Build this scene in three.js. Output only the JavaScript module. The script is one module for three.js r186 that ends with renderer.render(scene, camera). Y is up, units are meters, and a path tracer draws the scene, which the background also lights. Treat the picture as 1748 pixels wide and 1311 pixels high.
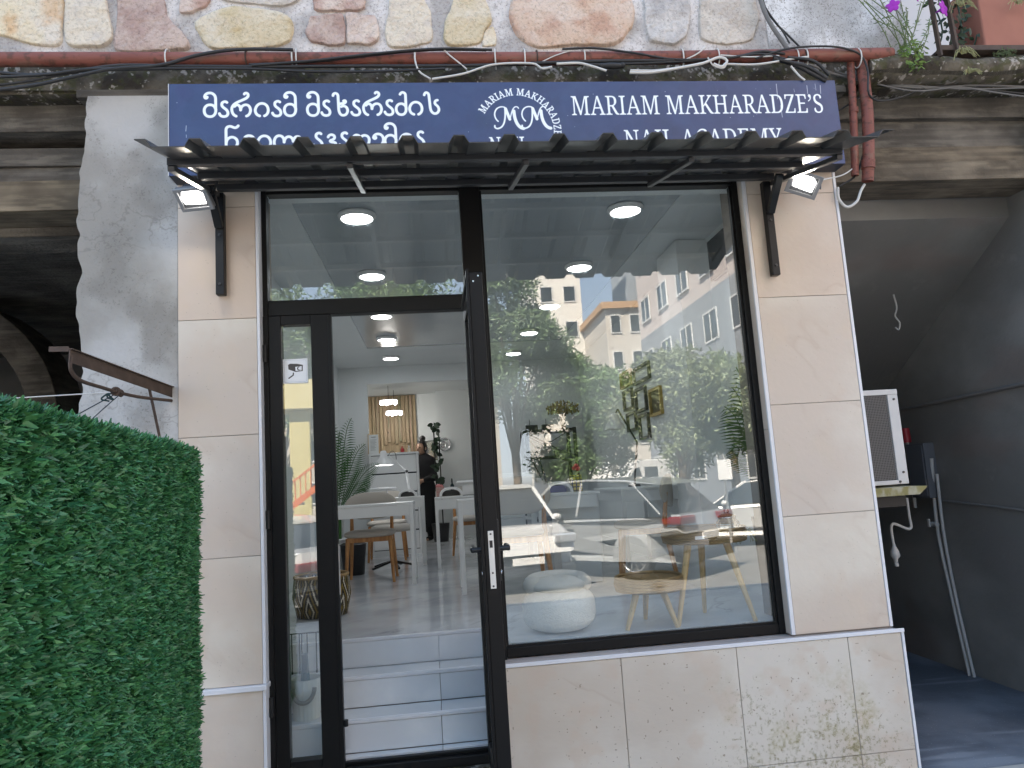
import * as THREE from 'three';
import { mergeGeometries } from 'three/addons/utils/BufferGeometryUtils.js';
import { RoundedBoxGeometry } from 'three/addons/geometries/RoundedBoxGeometry.js';
import { RectAreaLightUniformsLib } from 'three/addons/lights/RectAreaLightUniformsLib.js';
import { MarchingCubes } from 'three/addons/objects/MarchingCubes.js';

// ---------- camera, sky, sun, exposure ----------
const scene = new THREE.Scene();
const camera = new THREE.PerspectiveCamera(2 * Math.atan(655.5 / 1241.33) * 180 / Math.PI, 4 / 3, 0.05, 600);
camera.position.set(-0.3007, 1.5055, 3.7764);
camera.rotation.order = 'YXZ';
camera.rotation.set(7.6555 * Math.PI / 180, -6.1553 * Math.PI / 180, -3.6894 * Math.PI / 180);
const renderer = new THREE.WebGLRenderer({ antialias: true });
renderer.toneMapping = THREE.LinearToneMapping;
renderer.toneMappingExposure = 5.3;
renderer.shadowMap.enabled = true;
const sunDir = new THREE.Vector3(-0.36, 0.80, -0.50).normalize();
{
  const W = 512, H = 256, d = new Float32Array(W * H * 4);
  for (let y = 0; y < H; y++) for (let x = 0; x < W; x++) {
    const el = ((y + 0.5) / H - 0.5) * Math.PI, az = ((x + 0.5) / W - 0.5) * 2 * Math.PI;
    const dir = [Math.cos(el) * Math.cos(az), Math.sin(el), Math.cos(el) * Math.sin(az)], h = Math.max(0, dir[1]);
    const cs = Math.max(0, dir[0] * sunDir.x + dir[1] * sunDir.y + dir[2] * sunDir.z), k = Math.pow(1 - h, 3.4), glow = 0.22 * Math.pow(cs, 10) + 0.1 * Math.pow(cs, 3);
    const Z = [0.125, 0.21, 0.35], R = [0.43, 0.46, 0.48], o = (y * W + x) * 4;
    for (let c = 0; c < 3; c++) d[o + c] = dir[1] < 0 ? [0.2, 0.2, 0.2][c] : Z[c] + (R[c] - Z[c]) * k + glow * [1, 0.97, 0.92][c];
    d[o + 3] = 1;
  }
  const t = new THREE.DataTexture(d, W, H, THREE.RGBAFormat, THREE.FloatType); t.mapping = THREE.EquirectangularReflectionMapping; t.magFilter = t.minFilter = THREE.LinearFilter; t.needsUpdate = true;
  scene.background = t; scene.environment = t;
}
const sun = new THREE.DirectionalLight(0xfff1de, 4.9); sun.name = 'sun';
sun.position.copy(sunDir).multiplyScalar(60); sun.castShadow = true; sun.shadow.mapSize.set(2048, 2048);
Object.assign(sun.shadow.camera, { left: -40, right: 40, top: 40, bottom: -40, near: 1, far: 160 });
scene.add(sun, sun.target);
RectAreaLightUniformsLib.init();

// ---------- helpers ----------
let seed = 7;
const rnd = () => { seed = (seed + 0x6d2b79f5) | 0; let t = Math.imul(seed ^ (seed >>> 15), 1 | seed); t = (t + Math.imul(t ^ (t >>> 7), 61 | t)) ^ t; return ((t ^ (t >>> 14)) >>> 0) / 4294967296; };
const rr = (a, b) => a + (b - a) * rnd();
const V3 = (x, y, z) => new THREE.Vector3(x, y, z);
const clamp = (x, a = 0, b = 1) => Math.min(b, Math.max(a, x));
const sst = (a, b, x) => { x = clamp((x - a) / (b - a)); return x * x * (3 - 2 * x); };
const lerp = (a, b, t) => a + (b - a) * t;
const hsh = (x, y, s) => { let h = Math.imul(x | 0, 374761393) ^ Math.imul(y | 0, 668265263) ^ Math.imul(s | 0, 974634777); h = Math.imul(h ^ (h >>> 13), 1274126177); h ^= h >>> 16; return (h >>> 0) / 4294967296; };
const LAT = new Float32Array(65536); for (let i = 0; i < 65536; i++) LAT[i] = hsh(i, i >> 7, 11);
function vn(x, y, px, py, s) {
  let xi = Math.floor(x), yi = Math.floor(y); const fx = x - xi, fy = y - yi, u = fx * fx * (3 - 2 * fx), v = fy * fy * (3 - 2 * fy);
  xi = ((xi % px) + px) % px; yi = ((yi % py) + py) % py;
  const x1 = xi + 1 === px ? 0 : xi + 1, y1 = yi + 1 === py ? 0 : yi + 1, k = s * 7919, r0 = k + yi * 1031, r1 = k + y1 * 1031;
  const a = LAT[(r0 + xi * 257) & 65535], b = LAT[(r0 + x1 * 257) & 65535], c = LAT[(r1 + xi * 257) & 65535], d = LAT[(r1 + x1 * 257) & 65535];
  return (a + (b - a) * u) * (1 - v) + (c + (d - c) * u) * v;
}
// tiling fractal noise over the unit square, fx and fy cells at the coarsest octave
function fbm(u, v, fx, fy, oct, s) { let t = 0, a = 0.5, n = 0; for (let i = 0; i < oct; i++) { t += a * vn(u * fx, v * fy, fx, fy, s + i * 17); n += a; a *= 0.5; fx *= 2; fy *= 2; } return t / n; }
const ridge = (n, w) => 1 - clamp(Math.abs(n - 0.5) / w);
function texture(w, h, fn, size, srgb = true) {
  const d = new Uint8Array(w * h * 4);
  for (let y = 0; y < h; y++) for (let x = 0; x < w; x++) {
    const c = fn((x + 0.5) / w, (y + 0.5) / h), o = (y * w + x) * 4;
    for (let k = 0; k < 3; k++) d[o + k] = clamp(Array.isArray(c) ? c[k] : c) * 255;
    d[o + 3] = 255;
  }
  const t = new THREE.DataTexture(d, w, h); t.magFilter = THREE.LinearFilter; t.minFilter = THREE.LinearMipmapLinearFilter; t.generateMipmaps = true;
  t.wrapS = t.wrapT = THREE.RepeatWrapping; if (srgb) t.colorSpace = THREE.SRGBColorSpace;
  if (size) t.repeat.set(1 / size[0], 1 / size[1]);
  t.needsUpdate = true; return t;
}
const mixc = (a, b, t) => [lerp(a[0], b[0], t), lerp(a[1], b[1], t), lerp(a[2], b[2], t)];
const rgb = (r, g, b) => new THREE.Color().setRGB(r, g, b);
const std = (o) => new THREE.MeshStandardMaterial(o);
const phy = (o) => new THREE.MeshPhysicalMaterial(o);

// uv in metres, from the face's main direction
function muv(g, ou = 0, ov = 0) {
  const p = g.attributes.position, n = g.attributes.normal, uv = new Float32Array(p.count * 2);
  for (let i = 0; i < p.count; i++) {
    const ax = Math.abs(n.getX(i)), ay = Math.abs(n.getY(i)), az = Math.abs(n.getZ(i));
    let a, b;
    if (az >= ax && az >= ay) { a = p.getX(i); b = p.getY(i); } else if (ax >= ay) { a = p.getZ(i); b = p.getY(i); } else { a = p.getX(i); b = p.getZ(i); }
    uv[2 * i] = a + ou; uv[2 * i + 1] = b + ov;
  }
  g.setAttribute('uv', new THREE.BufferAttribute(uv, 2)); return g;
}
// box between two corners, optional rounded edge r
function box(x0, y0, z0, x1, y1, z1, r = 0) {
  const w = Math.abs(x1 - x0), h = Math.abs(y1 - y0), d = Math.abs(z1 - z0);
  const g = r > 0 ? new RoundedBoxGeometry(w, h, d, 1, Math.min(r, w / 2.05, h / 2.05, d / 2.05)) : new THREE.BoxGeometry(w, h, d);
  g.translate((x0 + x1) / 2, (y0 + y1) / 2, (z0 + z1) / 2);
  return muv(g);
}
const UPV = V3(0, 1, 0);
function cyl(a, b, r0, r1 = r0, seg = 10, open = false) {
  const A = V3(...a), B = V3(...b), d = B.clone().sub(A), L = d.length();
  const g = new THREE.CylinderGeometry(r1, r0, L, seg, 1, open);
  g.applyQuaternion(new THREE.Quaternion().setFromUnitVectors(UPV, d.normalize()));
  g.translate((A.x + B.x) / 2, (A.y + B.y) / 2, (A.z + B.z) / 2); return g;
}
// square bar between two points
function bar(a, b, w, h = w, r = 0) {
  const A = V3(...a), B = V3(...b), d = B.clone().sub(A), L = d.length();
  const g = r ? new RoundedBoxGeometry(w, h, L, 1, r) : new THREE.BoxGeometry(w, h, L);
  const z = d.normalize(), x = V3(0, 1, 0).cross(z); if (x.lengthSq() < 1e-6) x.set(1, 0, 0); x.normalize();
  g.applyMatrix4(new THREE.Matrix4().makeBasis(x, z.clone().cross(x), z));
  g.translate((A.x + B.x) / 2, (A.y + B.y) / 2, (A.z + B.z) / 2); return muv(g);
}
function tube(pts, r, seg = 6, n = 0, closed = false) {
  const c = new THREE.CatmullRomCurve3(pts.map((p) => V3(...p)), closed);
  return new THREE.TubeGeometry(c, n || Math.max(8, pts.length * 6), r, seg, closed);
}
const lathe = (pts, seg = 24) => new THREE.LatheGeometry(pts.map((p) => new THREE.Vector2(...p)), seg);
const ball = (x, y, z, r, sx = 1, sy = 1, sz = 1, a = 16, b = 12) => new THREE.SphereGeometry(r, a, b).scale(sx, sy, sz).translate(x, y, z);
function extr(pts, depth, bevel = 0, holes = []) {
  const s = new THREE.Shape(pts.map((p) => new THREE.Vector2(...p)));
  for (const h of holes) s.holes.push(new THREE.Path(h.map((p) => new THREE.Vector2(...p))));
  return muv(new THREE.ExtrudeGeometry(s, { depth, bevelEnabled: bevel > 0, bevelSize: bevel, bevelThickness: bevel, bevelSegments: 2, bevelOffset: -bevel, curveSegments: 12 }));
}
function merged(geos) {
  geos = [geos].flat().map((g) => (g.index ? g.toNonIndexed() : g));
  if (geos.length === 1) return geos[0];
  for (const g of geos) for (const k of Object.keys(g.attributes)) if (!['position', 'normal', 'uv'].includes(k)) g.deleteAttribute(k);
  return mergeGeometries(geos.map((g) => { g.morphAttributes = {}; return g; }));
}
const counts = new Map(), offs = new WeakMap();
const numbered = (n) => { const k = counts.get(n) || 0; counts.set(n, k + 1); return k ? n + '_' + String(k).padStart(3, '0') : n; };
// a thing: a Group at its base; parts given in the thing's own axes, or in the scene's when world is set
function thing(name, label, category, [x, y, z] = [0, 0, 0], { turn = 0, group, world = false } = {}) {
  const o = new THREE.Group(); o.name = numbered(name); o.position.set(x, y, z); o.rotation.y = turn;
  o.userData = { label, category }; if (group) o.userData.group = group;
  if (world) offs.set(o, [x, y, z]);
  scene.add(o); return o;
}
function put(name, geos, material, parent, label) {
  const g = merged(geos), off = parent && offs.get(parent);
  if (off) g.translate(-off[0], -off[1], -off[2]);
  const m = new THREE.Mesh(g, material); m.castShadow = m.receiveShadow = true;
  m.name = parent ? name : numbered(name);
  if (label) m.userData.label = label;
  (parent || scene).add(m); if (off) offs.set(m, off);
  return m;
}
const struct = (name, geos, material) => { const m = put(name, geos, material); m.userData.kind = 'structure'; return m; };
const tag = (o, label, category, group) => { o.userData = { label, category }; if (group) o.userData.group = group; return o; };
function copy(o, label, [x, y, z], turn = 0, scale = 1, group) {
  const c = o.clone(); c.name = numbered(o.name.replace(/_\d{3}$/, '')); c.userData = { ...o.userData, label }; if (group) c.userData.group = group;
  c.position.set(x, y, z); c.rotation.y = turn; c.scale.setScalar(scale); scene.add(c); return c;
}
// shifts the uv of a tile so that each tile shows another piece of the texture
const shiftUV = (g, a, b) => { const u = g.attributes.uv; for (let i = 0; i < u.count; i++) u.setXY(i, u.getX(i) + a, u.getY(i) + b); return g; };

// ---------- materials ----------
const bumpFine = texture(512, 512, (u, v) => fbm(u, v, 24, 24, 4, 3), [0.5, 0.5], false);
const bumpCoarse = texture(512, 512, (u, v) => 0.6 * fbm(u, v, 7, 7, 6, 5) + 0.4 * fbm(u, v, 45, 45, 4, 9), [0.8, 0.8], false);
const veins = (u, v, s) => { const w = u + v + 0.12 * fbm(u, v, 4, 4, 4, s + 5); return Math.pow(ridge(fbm(w, v + 0.2 * fbm(u, v, 6, 6, 4, s + 9), 3, 2, 5, s), 0.03), 2) * sst(0.5, 0.72, fbm(u, v, 4, 4, 3, s + 40)); };
const M = {};
const tileTex = texture(640, 640, (u, v) => {
  const n = fbm(u, v, 3, 4, 5, 21), m = fbm(u, v, 12, 10, 4, 33), k = veins(u, v, 61), sp = hsh(u * 640, v * 640, 4) > 0.9994 ? 0.2 : 0;
  let c = mixc([0.80, 0.755, 0.72], [0.845, 0.82, 0.79], sst(0.3, 0.7, n));
  c = mixc(c, [0.81, 0.75, 0.70], 0.4 * sst(0.5, 0.75, m));
  c = mixc(c, [0.68, 0.59, 0.53], 0.2 * k);
  return c.map((x) => x - sp);
}, [1.7, 1.7]);
M.tile = std({ map: tileTex, color: rgb(1, 0.965, 0.915), roughness: 0.42, bumpMap: bumpFine, bumpScale: 0.0006 });
M.tileLampGlow = std({ map: tileTex, color: rgb(1, 0.93, 0.84), roughness: 0.42, bumpMap: bumpFine, bumpScale: 0.0006 });  // top tiles: warm floodlight glow painted into the tile colour
M.tiles = [[1, 0.968, 0.90], [0.965, 0.94, 0.88], [0.985, 0.95, 0.87], [0.945, 0.918, 0.86]].map((c) => std({ map: tileTex, color: rgb(...c), roughness: 0.42, bumpMap: bumpFine, bumpScale: 0.0006 }));
M.grout = std({ color: rgb(0.25, 0.22, 0.19), roughness: 0.95 });
// tiles of the base: moss and splashed dirt where the photograph has them; uv runs over the whole base
M.baseTile = std({
  map: texture(1280, 640, (u, v) => {
    const X = u * 2.1, Y = v * 1.05 - 0.3;
    const n = fbm(u, v, 5, 3, 5, 121), m = fbm(u, v, 21, 11, 4, 133), k = veins(u * 1.3, v * 0.7, 161);
    let c = mixc([0.77, 0.735, 0.70], [0.82, 0.80, 0.775], sst(0.3, 0.7, n));
    c = mixc(c, [0.78, 0.71, 0.655], 0.4 * sst(0.5, 0.75, m)); c = mixc(c, [0.64, 0.54, 0.48], 0.3 * k);
    const reach = sst(0.62, -0.05, Y + 0.25 * (fbm(u, v, 9, 5, 3, 8) - 0.5)) * sst(0.75, 1.35, X) * (1 - 0.55 * sst(1.75, 2.05, X));
    const grain = 0.7 * fbm(u, v, 150, 75, 3, 77) + 0.3 * hsh(u * 1280, v * 640, 9);
    c = mixc(c, [0.62, 0.585, 0.43], 0.65 * reach * sst(0.42, 0.66, fbm(u, v, 14, 7, 4, 78)) * sst(0.3, 0.6, grain));
    c = mixc(c, [0.42, 0.395, 0.26], 0.58 * sst(0.60, 0.72, grain + 0.22 * (reach - 0.8) + 0.1 * (fbm(u, v, 12, 6, 3, 79) - 0.5)) * sst(0.1, 0.5, reach));
    const rare = fbm(u, v, 160, 80, 2, 99); if (rare > 0.86 && X > 0.2) c = mixc(c, [0.42, 0.36, 0.3], 0.5);
    return c;
  }), color: rgb(1, 0.968, 0.90), roughness: 0.45, bumpMap: bumpFine, bumpScale: 0.0006,
});
M.whiteMetal = std({ color: rgb(0.72, 0.72, 0.74), roughness: 0.35, metalness: 0.0 });
M.alu = std({ color: rgb(0.75, 0.76, 0.78), roughness: 0.3, metalness: 0.85 });
M.blackFrame = phy({ color: rgb(0.010, 0.0095, 0.0095), specularIntensity: 0.45, roughness: 0.42, bumpMap: bumpFine, bumpScale: 0.0002 });
M.blackMetal = phy({ color: rgb(0.016, 0.016, 0.0165), specularIntensity: 0.6, roughness: 0.4 });
M.awning = std({ color: rgb(0.042, 0.044, 0.046), roughness: 0.36 });
M.rail = std({ color: rgb(0.06, 0.06, 0.062), roughness: 0.36, metalness: 0.3 });
M.glass = phy({ color: rgb(0.965, 0.985, 0.98), roughness: 0, transmission: 1, thickness: 0, ior: 2.1, specularIntensity: 1 });
M.glassDoor = phy({ color: rgb(0.93, 0.96, 0.955), roughness: 0, transmission: 1, thickness: 0, ior: 1.7 });
M.plaster = std({
  map: texture(640, 640, (u, v) => {
    const n = fbm(u, v, 3, 3, 6, 201), m = fbm(u, v, 9, 8, 6, 211), p = 0.6 * fbm(u, v, 210, 210, 2, 221) + 0.4 * hsh(u * 640, v * 640, 5), st = fbm(u, v, 6, 5, 6, 231);
    let c = mixc([0.60, 0.59, 0.575], [0.73, 0.73, 0.735], sst(0.36, 0.62, n));
    c = mixc(c, [0.50, 0.49, 0.475], 0.5 * sst(0.5, 0.72, m)); c = mixc(c, [0.77, 0.77, 0.77], 0.4 * sst(0.5, 0.78, st));
    const pit = sst(0.66, 0.85, p) * sst(0.4, 0.62, m), crk = ridge(fbm(u, v, 7, 9, 6, 237), 0.012) * sst(0.5, 0.7, fbm(u, v, 5, 5, 3, 239)); return mixc(c, [0.40, 0.39, 0.375], Math.max(0.6 * pit, 0.35 * crk));
  }, [1.9, 1.9]), color: rgb(0.97, 0.95, 0.905), roughness: 0.92, bumpMap: bumpCoarse, bumpScale: 0.006,
});
M.paleplaster = std({ map: texture(512, 512, (u, v) => {
  const n = fbm(u, v, 4, 4, 5, 241), p = 0.55 * fbm(u, v, 150, 150, 2, 245) + 0.45 * hsh(u * 512, v * 512, 6), w = fbm(u, v, 12, 3, 4, 248);
  let c = mixc([0.66, 0.655, 0.65], [0.85, 0.85, 0.85], sst(0.32, 0.6, n)); c = mixc(c, [0.55, 0.53, 0.50], 0.5 * sst(0.55, 0.75, w)); if (p > 0.7) c = mixc(c, [0.4, 0.39, 0.37], 0.8); return c;
}, [1.2, 1.2]), roughness: 0.93, bumpMap: bumpCoarse, bumpScale: 0.006 });
M.mortar = std({ map: texture(512, 512, (u, v) => { const n = fbm(u, v, 6, 6, 6, 251), p = 0.6 * fbm(u, v, 90, 90, 3, 255) + 0.4 * hsh(u * 512, v * 512, 7); let c = mixc([0.68, 0.66, 0.645], [0.84, 0.82, 0.805], sst(0.3, 0.7, n)); return mixc(c, [0.42, 0.39, 0.38], 0.7 * sst(0.62, 0.78, p)); }, [0.9, 0.9]), roughness: 0.95, bumpMap: bumpCoarse, bumpScale: 0.016 });
const stoneTex = (a, b, s, spot) => texture(256, 256, (u, v) => { const n = fbm(u, v, 4, 4, 5, s), p = 0.6 * fbm(u, v, 48, 48, 3, s + 7) + 0.4 * hsh(u * 256, v * 256, s); let c = mixc(mixc(a, b, sst(0.3, 0.7, n)), [0.81, 0.765, 0.72], 0.28); c = mixc(c, spot, 0.6 * sst(0.48, 0.78, fbm(u, v, 5, 5, 6, s + 3))); return mixc(c, c.map((x) => x * 0.72), 0.8 * sst(0.56, 0.85, p)); }, [0.55, 0.55]);
M.stones = [
  stoneTex([0.90, 0.83, 0.68], [0.88, 0.84, 0.77], 301, [0.80, 0.62, 0.44]), stoneTex([0.84, 0.79, 0.71], [0.88, 0.83, 0.74], 311, [0.74, 0.70, 0.67]),
  stoneTex([0.70, 0.60, 0.56], [0.76, 0.67, 0.62], 321, [0.62, 0.50, 0.46]), stoneTex([0.82, 0.75, 0.60], [0.86, 0.81, 0.71], 331, [0.74, 0.65, 0.47]),
  stoneTex([0.80, 0.71, 0.66], [0.87, 0.80, 0.74], 341, [0.66, 0.51, 0.46]), stoneTex([0.82, 0.79, 0.74], [0.78, 0.75, 0.71], 351, [0.70, 0.66, 0.62]),
  stoneTex([0.82, 0.69, 0.59], [0.86, 0.77, 0.70], 361, [0.70, 0.53, 0.44]), stoneTex([0.76, 0.75, 0.74], [0.81, 0.80, 0.79], 371, [0.64, 0.62, 0.61]),
].map((map) => std({ map, roughness: 0.93, bumpMap: bumpCoarse, bumpScale: 0.02 }));
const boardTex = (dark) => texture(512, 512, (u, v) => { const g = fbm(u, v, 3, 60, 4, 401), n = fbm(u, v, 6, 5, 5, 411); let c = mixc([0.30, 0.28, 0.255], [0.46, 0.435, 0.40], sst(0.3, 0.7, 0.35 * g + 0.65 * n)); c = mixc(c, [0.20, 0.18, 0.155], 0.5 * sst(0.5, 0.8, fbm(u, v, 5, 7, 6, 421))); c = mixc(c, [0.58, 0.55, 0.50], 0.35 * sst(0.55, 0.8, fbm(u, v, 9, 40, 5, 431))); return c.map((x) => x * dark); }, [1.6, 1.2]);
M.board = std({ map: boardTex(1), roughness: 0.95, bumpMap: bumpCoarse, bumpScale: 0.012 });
M.boardShade = std({ map: boardTex(0.95), roughness: 0.95, bumpMap: bumpCoarse, bumpScale: 0.014 });  // board with the shade of recesses and arcade put into the colour
M.mossy = std({ map: texture(512, 512, (u, v) => { const n = fbm(u, v, 6, 6, 6, 441), k = fbm(u, v, 22, 22, 4, 443); let c = mixc([0.22, 0.195, 0.16], [0.42, 0.39, 0.34], sst(0.35, 0.68, n)); c = mixc(c, [0.27, 0.27, 0.15], 0.6 * sst(0.5, 0.7, k)); c = mixc(c, [0.62, 0.59, 0.55], sst(0.64, 0.74, fbm(u, v, 34, 34, 3, 447))); return c; }, [0.9, 0.9]), roughness: 0.97, bumpMap: bumpCoarse, bumpScale: 0.02 });
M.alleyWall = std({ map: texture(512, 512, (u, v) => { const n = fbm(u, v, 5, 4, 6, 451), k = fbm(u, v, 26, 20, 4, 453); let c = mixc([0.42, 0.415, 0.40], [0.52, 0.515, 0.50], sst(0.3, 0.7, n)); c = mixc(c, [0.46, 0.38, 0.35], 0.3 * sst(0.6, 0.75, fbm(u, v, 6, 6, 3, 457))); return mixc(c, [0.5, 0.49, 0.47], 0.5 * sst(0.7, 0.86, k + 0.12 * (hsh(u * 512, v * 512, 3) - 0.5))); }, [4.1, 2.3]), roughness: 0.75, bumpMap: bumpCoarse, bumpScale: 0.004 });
M.alleyFloor = std({ map: texture(512, 512, (u, v) => { const n = fbm(u, v, 4, 4, 6, 461), k = fbm(u, v, 2, 14, 4, 463); let c = mixc([0.34, 0.36, 0.39], [0.46, 0.48, 0.51], sst(0.3, 0.7, n)); c = mixc(c, [0.62, 0.64, 0.66], 0.5 * sst(0.6, 0.75, k)); if (hsh(u * 512, v * 512, 4) > 0.9985) c = [0.8, 0.8, 0.8]; return c; }, [1.6, 1.6]), roughness: 0.55, bumpMap: bumpFine, bumpScale: 0.002 });
M.asphalt = std({ map: texture(512, 512, (u, v) => { const n = fbm(u, v, 5, 5, 5, 471), k = hsh(u * 512, v * 512, 8); const b = 0.36 + 0.1 * n + 0.09 * (k - 0.5); return [b, b * 0.99, b * 0.97]; }, [3, 3]), roughness: 0.9, bumpMap: bumpFine, bumpScale: 0.004 });
M.paving = std({ map: texture(512, 512, (u, v) => { const b = 0.64 + 0.12 * fbm(u, v, 8, 8, 5, 481); return [b, b * 0.98, b * 0.94]; }, [2, 2]), roughness: 0.9 });
M.redPipe = std({ map: texture(512, 128, (u, v) => { const n = fbm(u, v, 14, 3, 5, 491), k = fbm(u, v, 60, 8, 4, 495); let c = mixc([0.46, 0.25, 0.20], [0.54, 0.32, 0.27], n); c = mixc(c, [0.32, 0.20, 0.15], 0.7 * sst(0.52, 0.7, k)); c = mixc(c, [0.50, 0.43, 0.36], 0.5 * sst(0.6, 0.78, fbm(u, v, 9, 4, 4, 499))); return c; }), roughness: 0.62, bumpMap: bumpFine, bumpScale: 0.001 });
M.rust = std({ map: texture(256, 256, (u, v) => { const n = fbm(u, v, 6, 6, 5, 501); return mixc([0.24, 0.19, 0.16], [0.36, 0.30, 0.26], n); }, [0.3, 0.3]), roughness: 0.75, bumpMap: bumpFine, bumpScale: 0.001 });
M.cable = std({ color: rgb(0.025, 0.024, 0.024), roughness: 0.6 });
M.cableGrey = std({ color: rgb(0.16, 0.155, 0.15), roughness: 0.65 });
M.cableWhite = std({ color: rgb(0.62, 0.60, 0.56), roughness: 0.55 });
M.pvc = std({ color: rgb(0.42, 0.41, 0.39), roughness: 0.5 });
M.wallWhite = std({ map: texture(256, 256, (u, v) => { const b = 0.86 + 0.04 * fbm(u, v, 5, 5, 5, 511); return [b * 0.985, b, b]; }, [2, 2]), roughness: 0.85 });
M.ceilGloss = std({ color: rgb(0.46, 0.49, 0.51), roughness: 0.16 });
M.marble = std({ map: texture(640, 640, (u, v) => { const n = fbm(u, v, 3, 3, 6, 521), k = veins(u, v, 531), k2 = veins(v, u, 571); let c = mixc([0.74, 0.755, 0.775], [0.85, 0.86, 0.875], sst(0.3, 0.68, n)); c = mixc(c, [0.92, 0.92, 0.92], 0.7 * k); c = mixc(c, [0.52, 0.53, 0.55], 0.45 * k2); return c; }, [1.3, 1.3]), roughness: 0.10 });
M.step = std({ map: texture(512, 512, (u, v) => { const n = fbm(u, v, 3, 3, 6, 541), k = veins(u, v, 551), k2 = veins(v, u, 561); let c = mixc([0.84, 0.85, 0.86], [0.92, 0.92, 0.92], sst(0.3, 0.68, n)); c = mixc(c, [0.96, 0.96, 0.96], 0.7 * k); return mixc(c, [0.62, 0.63, 0.65], 0.4 * k2); }, [1.3, 1.3]), roughness: 0.16 });  // lighter copy of the marble: daylight on the steps put into the colour
M.deskWhite = std({ color: rgb(0.78, 0.79, 0.79), roughness: 0.38 });
M.plasticWhite = std({ color: rgb(0.80, 0.80, 0.80), roughness: 0.3 });
M.fabricBeige = std({ color: rgb(0.50, 0.46, 0.41), roughness: 0.95, bumpMap: bumpFine, bumpScale: 0.001 });
M.boucle = std({ map: texture(256, 256, (u, v) => { const b = 0.91 + 0.08 * (fbm(u, v, 40, 40, 3, 601) - 0.5); return [b, b * 0.99, b * 0.965]; }, [0.3, 0.3]), roughness: 1, bumpMap: texture(256, 256, (u, v) => fbm(u, v, 60, 60, 3, 603), [0.3, 0.3], false), bumpScale: 0.003 });
const woodTex = (a, b, s) => texture(256, 512, (u, v) => { const g = fbm(u, v, 22, 2, 4, s), n = fbm(u, v, 5, 3, 3, s + 3); let c = mixc(a, b, sst(0.3, 0.7, 0.65 * g + 0.35 * n)); if (hsh(u * 26, v * 26, s) > 0.985) c = c.map((x) => x * 0.62); return c; }, [0.4, 0.8]);
M.wood = std({ map: woodTex([0.66, 0.45, 0.26], [0.76, 0.56, 0.35], 611), roughness: 0.5 });
M.woodPale = std({ map: woodTex([0.78, 0.66, 0.46], [0.85, 0.74, 0.56], 621), roughness: 0.5 });
M.slat = [0, 1, 2].map((i) => std({ map: woodTex([0.56 - 0.03 * i, 0.48, 0.37], [0.66, 0.585 - 0.02 * i, 0.46], 631 + 9 * i), roughness: 0.6 }));
M.rattan = std({ map: texture(512, 128, (u, v) => { const w = 0.5 + 0.5 * Math.sin(u * Math.PI * 2 * 60 + (Math.floor(v * 10) % 2) * Math.PI), n = fbm(u, v, 30, 8, 3, 641); return mixc([0.45, 0.35, 0.22], [0.74, 0.63, 0.44], clamp(0.35 * w + 0.65 * n)); }), roughness: 0.8, bumpMap: bumpFine, bumpScale: 0.003 });
M.chrome = std({ color: rgb(0.8, 0.8, 0.82), roughness: 0.12, metalness: 1 });
M.blackPlastic = std({ color: rgb(0.015, 0.015, 0.017), roughness: 0.35 });
M.screen = std({ color: rgb(0.012, 0.013, 0.015), roughness: 0.08 });
M.palmLeaf = phy({ color: rgb(0.04, 0.13, 0.025), roughness: 0.6, side: THREE.DoubleSide });
M.darkLeaf = std({ color: rgb(0.015, 0.04, 0.018), roughness: 0.5, side: THREE.DoubleSide });
M.lampGlow = std({ color: rgb(0.9, 0.9, 0.9), emissive: rgb(1, 0.985, 0.96), emissiveIntensity: 3.0 });

// ---------- ground ----------
const F = 0.675;                                    // shop floor
struct('street', box(-150, -0.75, -120, 150, -0.25, 150), M.asphalt);
struct('pavement', [box(-15, -0.246, 0.07, 15, -0.1, 5.8), box(-1.58, -0.246, -0.3, 2.0, -0.1, 0.07)], M.paving);
struct('kerb', box(-15, -0.246, 5.8, 15, -0.094, 5.95, 0.02), std({ color: rgb(0.36, 0.35, 0.33), roughness: 0.9 }));
struct('alley_floor', box(2.07, -0.246, -9, 3.6, -0.1, 0.07), M.alleyFloor);
struct('arcade_floor', box(-6.5, -0.246, -6, -2.1, -0.1, 0.07), M.paving);

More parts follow.
